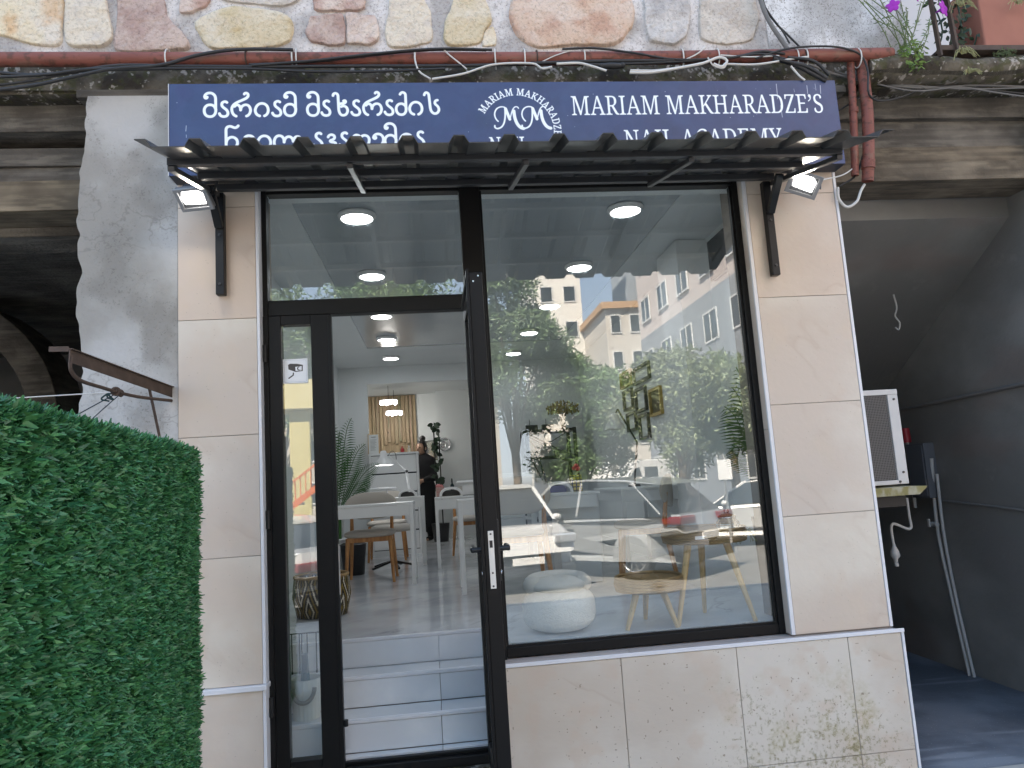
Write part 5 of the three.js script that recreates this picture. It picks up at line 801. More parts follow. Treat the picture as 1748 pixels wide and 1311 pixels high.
{
  const pb = thing('patterned_box', 'pink patterned box on the farther right desk', 'box', [-0.30, 1.396, -4.3], { world: true }); put('box', box(-0.34, 1.397, -4.33, -0.25, 1.50, -4.24, 0.004), std({ map: texture(64, 64, (u, v) => (Math.hypot((u * 6) % 1 - 0.5, (v * 6) % 1 - 0.5) < 0.3 ? [0.75, 0.35, 0.38] : [0.72, 0.66, 0.62]), [0.1, 0.1]), roughness: 0.6 }), pb); put('tissue', [ball(-0.31, 1.51, -4.29, 0.03, 1, 0.8, 1), ball(-0.28, 1.505, -4.28, 0.022)], std({ color: rgb(0.6, 0.22, 0.22), roughness: 0.8 }), pb);
  const wb = thing('card_stand', 'small white upright card stand at the edge of the farther right desk', 'stand', [-0.02, 1.396, -4.0], { world: true }); put('card', box(-0.06, 1.40, -4.01, 0.06, 1.50, -3.995, 0.002), M.plasticWhite, wb); put('foot', box(-0.06, 1.396, -4.03, 0.06, 1.401, -3.96), M.blackPlastic, wb);
  const y = thing('patterned_box', 'yellow and black checked box with a red flower, on the long window desk', 'box', [0.82, 1.393, -2.2], { world: true }); put('box', box(0.775, 1.394, -2.235, 0.865, 1.53, -2.165, 0.003), std({ map: texture(64, 64, (u, v) => (((u * 4) % 1 < 0.3 || (v * 5) % 1 < 0.3) ? [0.12, 0.1, 0.05] : [0.78, 0.68, 0.22]), [0.13, 0.14]), roughness: 0.6 }), y);
  const fl = thing('flower', 'red artificial flower standing in the checked box', 'flower', [0.83, 1.53, -2.2], { world: true }); put('bloom', [ball(0.83, 1.60, -2.2, 0.024), ball(0.845, 1.58, -2.19, 0.02), ball(0.815, 1.585, -2.205, 0.02)], std({ color: rgb(0.5, 0.02, 0.06), roughness: 0.7 }), fl); put('stem', cyl([0.83, 1.53, -2.2], [0.83, 1.59, -2.2], 0.004, 0.004, 6), M.darkLeaf, fl);
  // magnifier lamp and white lamp seen through the pane
  const mg = thing('magnifier_lamp', 'black ring magnifier lamp on a long jointed arm over the window desk', 'lamp', [0.62, 1.393, -2.35], { world: true });
  put('arm', [bar([0.62, 1.40, -2.35], [0.52, 1.78, -2.35], 0.016, 0.016), bar([0.60, 1.42, -2.35], [0.47, 1.72, -2.35], 0.010, 0.012), bar([0.52, 1.78, -2.35], [0.43, 1.92, -2.35], 0.012, 0.012), bar([0.43, 1.92, -2.34], [0.70, 1.76, -2.3], 0.012, 0.012)], M.blackMetal, mg); put('ring', new THREE.TorusGeometry(0.085, 0.012, 10, 32).rotateX(Math.PI / 2 - 0.3).rotateZ(-0.45).translate(0.76, 1.70, -2.3), M.blackPlastic, mg); put('lens', new THREE.CylinderGeometry(0.08, 0.08, 0.006, 32).rotateX(-0.3).rotateZ(-0.45).translate(0.76, 1.70, -2.3), M.screen, mg); put('clamp', box(0.6, 1.394, -2.38, 0.645, 1.43, -2.32, 0.003), M.blackMetal, mg);
  const wl = thing('desk_lamp', 'white cone desk lamp on a black folding arm by the picture frames', 'lamp', [1.5, 1.39, -2.9], { world: true });
  put('lamp_shade', lathe([[0.10, 0], [0.085, 0.04], [0.045, 0.1], [0.04, 0.15], [0.001, 0.155]], 28).translate(1.36, 1.93, -2.9), M.plasticWhite, wl); put('arm', [bar([1.38, 2.08, -2.9], [1.40, 2.12, -2.9], 0.012), bar([1.40, 2.12, -2.9], [1.56, 1.80, -2.9], 0.014), bar([1.56, 1.80, -2.9], [1.5, 1.40, -2.9], 0.014)], M.blackMetal, wl); put('base', cyl([1.5, 1.391, -2.9], [1.5, 1.41, -2.9], 0.06, 0.055, 20), M.blackMetal, wl);
  const cn = thing('side_cabinet', 'white open side unit behind the window chair', 'cabinet', [0.5, F, -4.1], { world: true }); put('top', box(0.28, 1.545, -4.45, 0.74, 1.60, -4.05, 0.004), M.deskWhite, cn); put('side', box(0.66, F, -4.44, 0.72, 1.545, -4.06, 0.003), M.deskWhite, cn); put('side', box(0.30, F, -4.44, 0.34, 1.545, -4.06, 0.003), M.deskWhite, cn); put('shelf', box(0.34, 1.1, -4.44, 0.66, 1.12, -4.06), M.deskWhite, cn);
}
{
  const t = thing('shelf_rack', 'black metal shelf rack against the back wall, seen through the window', 'shelf', [1.18, F, -5.9], { world: true });
  for (const x of [0.86, 1.5]) for (const z of [-5.65, -6.15]) put('post', box(x - 0.022, F, z - 0.022, x + 0.022, 2.17, z + 0.022), M.blackMetal, t);
  for (const y of [1.0, 1.42, 1.80, 2.15]) put('shelf', box(0.84, y - 0.02, -6.17, 1.52, y + 0.012, -5.63), M.blackMetal, t);
  put('crossbar', [bar([0.86, 1.8, -6.16], [1.5, 2.15, -6.16], 0.012), bar([1.5, 1.8, -6.16], [0.86, 2.15, -6.16], 0.012)], M.blackMetal, t);
  for (const [x, lab] of [[0.96, 'left dark candle box on top of the black shelf rack'], [1.18, 'right dark candle box on top of the black shelf rack']]) { const b = thing('candle_box', lab, 'box', [x, 2.162, -5.85]); put('box', box(-0.08, 0, -0.05, 0.08, 0.075, 0.05, 0.006), M.blackPlastic, b); put('wick', cyl([-0.02, 0.075, 0], [-0.02, 0.15, 0], 0.006, 0.004, 6), M.blackPlastic, b); }
  const bs = thing('tree_ornament', 'small ornamental tree with golden leaves on top of the black shelf rack', 'ornamental tree', [1.40, 2.162, -5.85], { world: true });
  put('trunk', [tube([[1.40, 2.16, -5.85], [1.385, 2.28, -5.85], [1.41, 2.36, -5.85]], 0.035, 10, 16), tube([[1.39, 2.3, -5.85], [1.33, 2.4, -5.84], [1.25, 2.42, -5.84]], 0.014, 6, 12), tube([[1.405, 2.33, -5.85], [1.47, 2.41, -5.84], [1.54, 2.42, -5.84]], 0.012, 6, 12)], std({ color: rgb(0.12, 0.08, 0.035), roughness: 0.8 }), bs);
  const lv = []; for (let k = 0; k < 420; k++) { const a = rr(0, 6.28), r = Math.sqrt(rnd()) * 0.21, y = 2.42 + rr(-0.04, 0.15) * (1 - r * 2.2) - r * 0.12; lv.push(new THREE.PlaneGeometry(0.018, 0.034).rotateX(rr(-1.4, 1.4)).rotateY(rr(0, 6)).translate(1.40 + Math.cos(a) * r * 1.05, y, -5.85 + Math.sin(a) * r * 0.8)); }
  put('foliage', lv, std({ color: rgb(0.30, 0.22, 0.07), roughness: 0.7, side: THREE.DoubleSide }), bs).userData.kind = 'stuff';
}
// picture frames and the wall screen on the right wall
{
  const fr = (label, y0, y1, z0, z1, m, fill) => { const t = thing('picture_frame', label, 'picture frame', [1.75, y0, (z0 + z1) / 2], { world: true, group: 'empty picture frames on the right wall' }), w = 0.028; put('frame', [box(1.725, y0, z0, 1.7545, y0 + w, z1), box(1.725, y1 - w, z0, 1.7545, y1, z1), box(1.725, y0 + w, z0, 1.7545, y1 - w, z0 + w), box(1.725, y0 + w, z1 - w, 1.7545, y1 - w, z1)], m, t); if (fill) put('picture', box(1.75, y0 + w, z0 + w, 1.7548, y1 - w, z1 - w), fill, t); };
  const gold = std({ color: rgb(0.42, 0.30, 0.08), roughness: 0.4, metalness: 0.4 }), art = std({ map: texture(64, 64, (u, v) => mixc([0.5, 0.42, 0.3], [0.3, 0.3, 0.2], fbm(u, v, 4, 4, 4, 871)), [0.3, 0.3]), roughness: 0.7 });
  fr('black frame at the left of the upper row on the right wall', 2.18, 2.40, -3.93, -3.57, M.blackPlastic); fr('black frame in the middle of the upper row on the right wall', 2.115, 2.36, -3.46, -3.08, M.blackPlastic); fr('golden frame with a picture at the right of the upper row', 2.03, 2.29, -2.97, -2.61, gold, art); fr('black frame in the lower row on the right wall, the nearer one', 1.84, 2.09, -3.4, -3.06, M.blackPlastic); fr('small black frame in the lower row, beside the white lamp', 1.95, 2.15, -3.85, -3.5, M.blackPlastic); fr('left golden frame above the black ones', 2.43, 2.60, -3.99, -3.55, gold, art); fr('thin dark frame above the black ones, right of the golden frame', 2.40, 2.57, -3.47, -2.9, std({ color: rgb(0.08, 0.09, 0.06), roughness: 0.5 }));
  const tv = thing('wall_screen', 'black wall screen high on the right, seen at the pane edge', 'screen', [1.72, 2.85, -0.9], { world: true }); put('screen', box(1.695, 2.83, -1.1, 1.735, 3.12, -0.62, 0.006), M.screen, tv); put('mount', box(1.735, 2.93, -0.92, 1.7545, 3.0, -0.8), M.blackMetal, tv);
}
// rattan tables, jar, pouf
function rattanTable(label, x, z, r, top, legs) {
  const t = thing('rattan_table', label, 'side table', [x, F, z], { world: false }); const rim = [];
  const pr = []; for (let k = 0; k <= 4; k++) rim.push(new THREE.TorusGeometry(r - 0.003 * Math.abs(k - 2), 0.0095, 8, 48).rotateX(Math.PI / 2).translate(0, top - 0.068 + k * 0.0155, 0));
  put('rim', rim, M.rattan, t); const tray = []; for (let k = 1; k <= 9; k++) tray.push(new THREE.TorusGeometry(r * k / 9.6, r / 17, 6, 40).rotateX(Math.PI / 2).translate(0, top - 0.022, 0)); put('woven_tray', [...tray, cyl([0, top - 0.07, 0], [0, top - 0.024, 0], r * 0.98, r * 0.98, 40)], M.rattan, t);
  for (const [dx, dz] of legs) put('leg', cyl([dx, 0, dz], [dx * 0.5, top - 0.07, dz * 0.5], 0.012, 0.021, 12), M.woodPale, t);
}
rattanTable('low round rattan tray table with pale legs, right of the white pouf', 0.83, -0.29, 0.185, 0.268, [[-0.165, 0.09], [0.105, 0.125], [0.01, -0.17]]);
rattanTable('taller round rattan tray table carrying the glass jar', 1.2, -0.37, 0.235, 0.5, [[-0.25, 0.17], [0.165, 0.22], [0.01, -0.135]]);
{
  const t = thing('glass_jar', 'faceted clear glass jar with a lid on the taller rattan table', 'jar', [1.345, F + 0.45, -0.36]);
  const gl = phy({ color: rgb(0.86, 0.93, 0.93), roughness: 0.03, transmission: 1, thickness: 0.02, ior: 1.45 });
  const body = lathe([[0.001, 0.004], [0.04, 0.004], [0.05, 0.012], [0.066, 0.055], [0.064, 0.075], [0.046, 0.092], [0.046, 0.1]], 10), lid = lathe([[0.05, 0.1], [0.051, 0.108], [0.03, 0.118], [0.012, 0.122], [0.016, 0.134], [0.012, 0.144], [0.001, 0.146]], 20);
  put('jar', body.toNonIndexed(), gl, t).geometry.computeVertexNormals(); put('lid', lid, gl, t); put('band', new THREE.TorusGeometry(0.048, 0.003, 6, 28).rotateX(Math.PI / 2).translate(0, 0.1, 0), M.chrome, t);
  const st = thing('straw_nest', 'tuft of yellow green straw spilling from the taller rattan tray', 'straw', [1.36, F + 0.445, -0.28]); const bl = []; for (let i = 0; i < 60; i++) { const a = rr(0, 6.28), x = Math.cos(a) * 0.06, z = Math.sin(a) * 0.045 + 0.03; bl.push(tube([[x * 0.3, 0.0, z * 0.3], [x, 0.03, z], [x * 1.3 + rr(-0.03, 0.03), rr(-0.04, 0.05), z * 1.3]], 0.0016, 4, 6)); } put('blade', bl, std({ color: rgb(0.28, 0.27, 0.08), roughness: 0.8 }), st).userData.kind = 'stuff';
  const tg = thing('paper_tag', 'small white paper tag on the rim of the taller rattan table', 'tag', [1.12, F + 0.455, -0.145]); put('tag', box(-0.05, 0, -0.004, 0.05, 0.018, 0.004, 0.001), M.plasticWhite, tg); put('string', cyl([0.05, 0.01, 0], [0.07, 0.03, 0], 0.001, 0.001, 5), M.plasticWhite, tg);
  const p = thing('pouf', 'round white fluffy pouf chair on the shop floor just behind the pane', 'pouf', [0.33, F, -0.375]);
  const g = new THREE.SphereGeometry(1, 56, 40), q = g.attributes.position; for (let i = 0; i < q.count; i++) { const x = q.getX(i), y = q.getY(i), z = q.getZ(i), s = Math.pow(1 - Math.pow(Math.abs(y), 3.2), 1 / 3.2) / Math.max(1e-4, Math.sqrt(1 - y * y) || 1e-4), n = 1 + 0.012 * (fbm(0.5 + Math.atan2(z, x) / 6.2832, y * 0.5 + 0.5, 14, 8, 3, 881) - 0.5); q.setXYZ(i, x * Math.min(s, 3) * 0.198 * n * (1 + 0.03 * (1 - y * y)), y * 0.118 + 0.118, z * Math.min(s, 3) * 0.198 * n); } g.computeVertexNormals(); const uv = g.attributes.uv; for (let i = 0; i < uv.count; i++) uv.setXY(i, uv.getX(i) * 1.25, uv.getY(i) * 0.4);
  put('seat', g, M.boucle, p);
  const A = []; for (let i = 0; i <= 20; i++) { const a = -0.15 + i / 20 * (Math.PI + 0.3); A.push([Math.cos(a) * 0.142, 0.25 + 0.012 * Math.sin(Math.max(0, Math.min(Math.PI, a))), -Math.sin(a) * 0.135 + 0.0]); } put('back_roll', [tube(A, 0.05, 14, 50), ball(...A[0], 0.05), ball(...A[20], 0.05), ball(0, 0.245, 0.01, 0.15, 1.05, 0.33, 1.0, 28, 16)].map((x) => x), M.boucle, p);
}
// palms
function palm(label, x, y, z, fronds, potM, potR, potH) {
  const t = thing('palm', label, 'palm', [x, y, z]); put('pot', lathe([[0.001, 0], [potR * 0.8, 0], [potR, potH], [potR * 1.06, potH], [potR * 1.06, potH + 0.02], [potR * 0.9, potH + 0.02], [potR * 0.88, potH - 0.02], [0.001, potH - 0.03]], 24), potM, t);
  const y0 = potH - 0.03; for (const k of [0, 1, 2]) put('stem', cyl([0.02 * (k - 1), y0, 0.01 * k], [0.03 * (k - 1), y0 + 0.3, 0.01 * k], 0.016, 0.012, 8), M.palmLeaf, t);
  for (const [dx, dy, dz, L, n] of fronds) {
    const pts = [[0, y0 + 0.2, 0], [dx * 0.35, y0 + 0.2 + dy * 0.55, dz * 0.35], [dx * 0.75, y0 + 0.2 + dy * 0.92, dz * 0.75], [dx, y0 + 0.2 + dy, dz]], c = new THREE.CatmullRomCurve3(pts.map((p) => V3(...p))), gs = [tube(pts, 0.004, 5, 20)];
    for (let i = 0; i < n; i++) for (const s of [-1, 1]) { const u = 0.25 + 0.74 * i / n, q = c.getPointAt(u), tg = c.getTangentAt(u), side = tg.clone().cross(V3(0, 0.35, 1)).normalize().multiplyScalar(s), len = L * Math.sin(Math.PI * (0.16 + 0.8 * (u - 0.25) / 0.75)) + 0.012, tip = q.clone().addScaledVector(side, len * 0.85).addScaledVector(tg, len * 0.55).add(V3(0, -0.3 * len, rr(-0.02, 0.02))), wv = tg.clone().multiplyScalar(0.042 * len + 0.001), mid = q.clone().lerp(tip, 0.45).add(V3(0, 0.01, 0));
      const g = new THREE.BufferGeometry(); g.setAttribute('position', new THREE.Float32BufferAttribute([q, mid.clone().add(wv), mid.clone().sub(wv), mid.clone().add(wv), tip, mid.clone().sub(wv)].flatMap((v) => [v.x, v.y, v.z]), 3)); g.setAttribute('uv', new THREE.Float32BufferAttribute(new Array(12).fill(0.5), 2)); g.computeVertexNormals(); gs.push(g); }
    put('frond', gs, M.palmLeaf, t);
  }
}
palm('palm plant in a pot behind the left door frame, inside the shop', -1.38, F, -4.15, [[0.19, 1.1, 0.1, 0.15, 30], [0.32, 0.82, 0.05, 0.15, 30], [0.46, 0.6, 0.1, 0.14, 28], [-0.05, 1.15, 0.1, 0.15, 26], [0.08, 0.95, 0.25, 0.15, 26], [0.34, 0.42, -0.1, 0.13, 22]], M.deskWhite, 0.14, 0.34);
palm('palm plant in a black pot at the right edge of the window', 1.70, F, -0.62, [[-0.15, 0.66, 0.04, 0.15, 20], [-0.17, 0.55, -0.06, 0.16, 20], [-0.1, 0.42, 0.1, 0.15, 20], [0.0, 0.75, 0.1, 0.15, 20], [-0.07, 0.8, -0.05, 0.14, 20], [-0.13, 0.3, -0.1, 0.14, 18], [-0.03, 0.5, 0.16, 0.15, 20]], M.blackPlastic, 0.085, 0.5);
// things behind the narrow glass strip
{
  const t = thing('umbrella_stand', 'tall white ribbed vase with a rope handle behind the narrow door glass', 'vase', [-1.045, 0.2, -0.30]);
  const g = lathe([[0.001, 0.0], [0.052, 0.0], [0.056, 0.01], [0.078, 0.36], [0.07, 0.36], [0.05, 0.02], [0.001, 0.02]], 60), p = g.attributes.position; for (let i = 0; i < p.count; i++) { const a = Math.atan2(p.getZ(i), p.getX(i)), k = 1 + 0.022 * Math.cos(a * 20); p.setX(i, p.getX(i) * k); p.setZ(i, p.getZ(i) * k); } g.computeVertexNormals();
  put('vase', g, std({ color: rgb(0.66, 0.66, 0.60), roughness: 0.5 }), t); const A = []; for (let i = 0; i <= 14; i++) { const a = i / 14 * Math.PI; A.push([-0.055 * Math.cos(a), 0.325 - 0.07 * Math.sin(a), 0.07 + 0.018 * Math.sin(a)]); } put('rope_handle', tube(A, 0.011, 8, 40), std({ color: rgb(0.22, 0.20, 0.16), roughness: 0.95, bumpMap: bumpFine, bumpScale: 0.004 }), t);
  const u = thing('umbrella', 'folded umbrella with a grey handle standing in the white ribbed vase', 'umbrella', [-1.05, 0.22, -0.31]); put('handle', [box(-0.017, 0.36, -0.012, 0.017, 0.46, 0.012, 0.005)], dullGrey, u); put('canopy', lathe([[0.006, 0.03], [0.03, 0.2], [0.022, 0.36], [0.001, 0.37]], 14), std({ color: rgb(0.012, 0.06, 0.07), roughness: 0.6 }), u);
  const b = thing('woven_basket', 'round woven basket with a black and gold pattern on the landing behind the side leaf', 'basket', [-1.15, F, -1.55]);
  put('basket', lathe([[0.001, 0.004], [0.17, 0.004], [0.20, 0.13], [0.185, 0.27], [0.172, 0.265], [0.18, 0.13], [0.001, 0.02]], 40), std({ map: texture(256, 128, (u2, v2) => { const a = Math.abs((u2 * 10) % 1 - 0.5) * 2, b2 = Math.abs((v2 * 2.2) % 1 - 0.5) * 2, d = a + b2; return Math.floor(d * 5) % 2 ? [0.10, 0.09, 0.05] : Math.floor(d * 2.5) % 2 ? [0.80, 0.78, 0.72] : [0.50, 0.42, 0.16]; }), roughness: 0.8, bumpMap: bumpFine, bumpScale: 0.004 }), b); put('rim', new THREE.TorusGeometry(0.18, 0.012, 8, 36).rotateX(Math.PI / 2).translate(0, 0.27, 0), M.rattan, b);
  const r = thing('wire_rack', 'row of thin black rods hanging behind the narrow door glass', 'rack', [-1.1, F, -0.66], { world: true }); put('top_bar', bar([-1.2, 0.735, -0.585], [-0.95, 0.735, -0.585], 0.006), M.blackMetal, r); for (const x of [-1.17, -1.128, -1.115, -1.085, -1.035]) put('rod', [cyl([x, 0.735, -0.585], [x, 0.53, -0.585], 0.0035, 0.0035, 6), cyl([x, 0.53, -0.585], [x, 0.49, -0.585], 0.006, 0.005, 6)], M.blackMetal, r);
}
// ---------- the person in the inner room ----------
function sdfMesh(fn, c, half, res) {
  const mc = new MarchingCubes(res, new THREE.MeshBasicMaterial(), false, false, 60000), n = res, h = n / 2; mc.isolation = 0;
  for (let z = 0; z < n; z++) for (let y = 0; y < n; y++) for (let x = 0; x < n; x++) mc.field[x + y * n + z * n * n] = -fn(c[0] + (x - h) / h * half, c[1] + (y - h) / h * half, c[2] + (z - h) / h * half);
  mc.update(); const k = mc.count, P = new Float32Array(mc.positionArray.slice(0, k * 3)), g = new THREE.BufferGeometry();
  for (let i = 0; i < k; i++) for (let a = 0; a < 3; a++) P[i * 3 + a] = c[a] + P[i * 3 + a] * half;
  g.setAttribute('position', new THREE.BufferAttribute(P, 3)); const N = new Float32Array(k * 3), e = 0.004;
  for (let i = 0; i < k; i++) { const [x, y, z] = [P[i * 3], P[i * 3 + 1], P[i * 3 + 2]], nx = fn(x + e, y, z) - fn(x - e, y, z), ny = fn(x, y + e, z) - fn(x, y - e, z), nz = fn(x, y, z + e) - fn(x, y, z - e), L = Math.hypot(nx, ny, nz) || 1; N[i * 3] = nx / L; N[i * 3 + 1] = ny / L; N[i * 3 + 2] = nz / L; }
  g.setAttribute('normal', new THREE.BufferAttribute(N, 3)); g.setAttribute('uv', new THREE.BufferAttribute(new Float32Array(k * 2), 2)); return g;
}
const cap = (a, b, r0, r1) => (x, y, z) => { const bx = b[0] - a[0], by = b[1] - a[1], bz = b[2] - a[2], px = x - a[0], py = y - a[1], pz = z - a[2], t = clamp((px * bx + py * by + pz * bz) / (bx * bx + by * by + bz * bz)); return Math.hypot(px - bx * t, py - by * t, pz - bz * t) - lerp(r0, r1, t); };
const ell = (c, r) => (x, y, z) => { const k = Math.hypot((x - c[0]) / r[0], (y - c[1]) / r[1], (z - c[2]) / r[2]); return (k - 1) * Math.min(...r); };
const smin = (fs, k) => (x, y, z) => { let d = fs[0](x, y, z); for (let i = 1; i < fs.length; i++) { const e = fs[i](x, y, z), h = clamp(0.5 + 0.5 * (e - d) / k); d = lerp(e, d, h) - k * h * (1 - h); } return d; };
{
  const t = thing('person', 'person in long black clothes with a hair bun, hands together, in the inner room', 'person', [-0.545, F, -8.05], { turn: -0.55 });
  const skin = std({ color: rgb(0.42, 0.25, 0.17), roughness: 0.55 }), black = std({ color: rgb(0.012, 0.012, 0.014), roughness: 0.9 }), hair = std({ color: rgb(0.012, 0.009, 0.008), roughness: 0.55 });
  const hc = [0, 1.46, 0.03];
  const arms = [], sleeves = []; for (const s of [-1, 1]) { arms.push(cap([s * 0.165, 1.24, 0], [s * 0.22, 0.98, 0.02], 0.045, 0.036), cap([s * 0.22, 0.98, 0.02], [s * 0.05, 0.93, 0.19], 0.035, 0.026)); sleeves.push(cap([s * 0.165, 1.24, 0], [s * 0.22, 0.98, 0.02], 0.06, 0.05), cap([s * 0.22, 0.98, 0.02], [s * 0.12, 0.95, 0.13], 0.048, 0.042));
    for (let f = 0; f < 4; f++) arms.push(cap([s * 0.05, 0.945 - f * 0.017, 0.19], [-s * 0.005, 0.935 - f * 0.018, 0.222], 0.010, 0.009), cap([-s * 0.005, 0.935 - f * 0.018, 0.222], [-s * 0.045, 0.925 - f * 0.016, 0.21 + (f % 2) * 0.008], 0.009, 0.007)); arms.push(cap([s * 0.045, 0.955, 0.18], [s * 0.01, 0.975, 0.215], 0.011, 0.008), ell([s * 0.05, 0.925, 0.185], [0.03, 0.04, 0.022])); }
  const legs = [-1, 1].flatMap((s) => [cap([s * 0.085, 0.82, 0], [s * 0.08, 0.45, 0.01], 0.082, 0.055), cap([s * 0.08, 0.45, 0.01], [s * 0.08, 0.07, -0.02], 0.05, 0.033), cap([s * 0.08, 0.045, -0.03], [s * 0.095, 0.03, 0.13], 0.036, 0.026)]);
  const torso = [ell([0, 1.17, 0], [0.17, 0.19, 0.105]), ell([0, 0.98, 0], [0.135, 0.16, 0.095]), ell([0, 0.84, -0.005], [0.165, 0.13, 0.11]), cap([-0.14, 1.25, 0], [0.14, 1.25, 0], 0.055, 0.055)];
  const head = [ell(hc, [0.075, 0.108, 0.095]), ell([0, 1.41, 0.045], [0.055, 0.06, 0.06]), cap([0, 1.27, -0.01], [0, 1.38, 0.005], 0.052, 0.047), cap([0, 1.475, 0.118], [0, 1.44, 0.137], 0.010, 0.014), ell([0, 1.403, 0.10], [0.022, 0.006, 0.012]), ell([-0.078, 1.455, 0.025], [0.012, 0.03, 0.02]), ell([0.078, 1.455, 0.025], [0.012, 0.03, 0.02])];
  put('body', sdfMesh(smin([...torso, ...arms, ...legs, ...head], 0.014), [0, 0.82, 0.03], 0.86, 120), skin, t);
  put('clothing', sdfMesh(smin([...torso.map((f) => (x, y, z) => f(x, y, z) - 0.016), ...sleeves, cap([0, 0.84, 0], [0, 0.34, 0.0], 0.165, 0.2), ...legs.slice(0, 2).map((f) => (x, y, z) => f(x, y, z) - 0.02), ...legs.slice(3, 5).map((f) => (x, y, z) => f(x, y, z) - 0.02), cap([0, 1.27, -0.01], [0, 1.31, -0.005], 0.062, 0.056)], 0.04), [0, 0.78, 0.0], 0.82, 90), black, t);
  const hairF = (x, y, z) => Math.max(smin([ell([0, 1.475, 0.015], [0.087, 0.115, 0.103]), ell([0, 1.615, -0.02], [0.05, 0.05, 0.05])], 0.015)(x, y, z), Math.min(0.09 * 1 + (z - 0.16) * 1, 9) > 0 && y < 1.53 && z > 0.055 ? 0.03 : -9);
  put('hair', sdfMesh(hairF, [0, 1.5, 0], 0.2, 56), hair, t);
  put('eye', [ball(-0.03, 1.468, 0.112, 0.011), ball(0.03, 1.468, 0.112, 0.011)], hair, t);
  put('shoe', [-1, 1].map((s) => ball(s * 0.088, 0.036, 0.05, 0.045, 0.95, 0.75, 2.6)), black, t);
}

// ---------- the sunlit street behind the camera, mirrored in the panes ----------
const barkM = std({ map: texture(128, 128, (u, v) => mixc([0.30, 0.25, 0.20], [0.44, 0.38, 0.31], fbm(u, v, 12, 3, 4, 901)), [0.4, 0.8]), roughness: 0.95, bumpMap: bumpCoarse, bumpScale: 0.01 });
function leafCard() { const gs = []; for (let i = 0; i < 4; i++) { const s = new THREE.Shape(); s.moveTo(0, 0); s.quadraticCurveTo(0.035, 0.05, 0, 0.12); s.quadraticCurveTo(-0.035, 0.05, 0, 0); gs.push(new THREE.ShapeGeometry(s, 2).rotateX(rr(-0.9, 0.9)).rotateZ(rr(-2.5, 2.5)).translate(rr(-0.09, 0.09), rr(-0.07, 0.07), rr(-0.09, 0.09))); } return merged(gs); }
const leafA = leafCard(), leafMatA = phy({ color: rgb(1, 1, 1), roughness: 0.55, side: THREE.DoubleSide });
function tree(label, x, z, cy, rx, ry, n, tint) {
  const t = thing('tree', label, 'tree', [x, -0.25, z]), limbs = [], H = cy - ry * 0.6;
  limbs.push(tube([[0, 0, 0], [0.06, H * 0.5, 0.04], [0.02, H, 0]], 0.13, 10, 20));
  const clumps = []; for (let i = 0; i < 26; i++) { const a = rr(0, 6.28), el = rr(-0.9, 1.4), q = Math.cbrt(rr(0.2, 1)); clumps.push([Math.cos(a) * Math.cos(el) * rx * q * 0.85, cy + 0.25 + Math.sin(el) * ry * q * 0.85, Math.sin(a) * Math.cos(el) * rx * q * 0.85, rr(0.28, 0.5) * Math.min(rx, ry)]); }
  for (const c of clumps.slice(0, 14)) limbs.push(tube([[0.03, H * rr(0.6, 0.95), 0], [c[0] * 0.5, lerp(H, c[1], 0.6), c[2] * 0.5], [c[0], c[1], c[2]]], 0.035, 6, 10));
  put('trunk', limbs, barkM, t);
  const im = new THREE.InstancedMesh(leafA, leafMatA, n), dm = new THREE.Object3D(), col = new THREE.Color(); im.name = 'crown'; im.userData.kind = 'stuff'; im.castShadow = true;
  for (let i = 0; i < n; i++) { const c = clumps[Math.floor(rnd() * clumps.length)], a = rr(0, 6.28), el = Math.asin(rr(-1, 1)), q = c[3] * Math.pow(rnd(), 0.45); dm.position.set(c[0] + Math.cos(a) * Math.cos(el) * q, c[1] + Math.sin(el) * q * 0.8, c[2] + Math.sin(a) * Math.cos(el) * q); dm.rotation.set(rr(-1, 1), rr(0, 6.28), rr(-1, 1)); dm.scale.setScalar(rr(1.1, 1.9)); dm.updateMatrix(); im.setMatrixAt(i, dm.matrix); const v = rr(0.7, 1.3); col.setRGB(tint[0] * v, tint[1] * v, tint[2] * v); im.setColorAt(i, col); }
  t.add(im);
}
tree('tall dense street tree across the road, opposite the shop window', 2.0, 18, 5.2, 2.0, 3.2, 8500, [0.09, 0.14, 0.06]);
tree('lower round street tree right of the tall dense one', 4.2, 19, 3.3, 2.0, 2.5, 8500, [0.08, 0.14, 0.045]);
tree('pale leaved tree across the road before the pink apartment block', 6.0, 14.5, 2.9, 1.8, 1.7, 5500, [0.13, 0.16, 0.08]);
tree('slim young tree standing beside the pink apartment block', 8.4, 17, 3.2, 1.0, 1.9, 2600, [0.12, 0.16, 0.07]);
tree('street tree opposite the doorway, left of the tall dense one', -2.0, 19, 5.6, 3.2, 3.4, 9000, [0.08, 0.14, 0.04]);
tree('street tree farthest left across the road, over the orange stairs', -5.6, 17, 5.2, 2.8, 3.2, 8000, [0.085, 0.14, 0.045]);
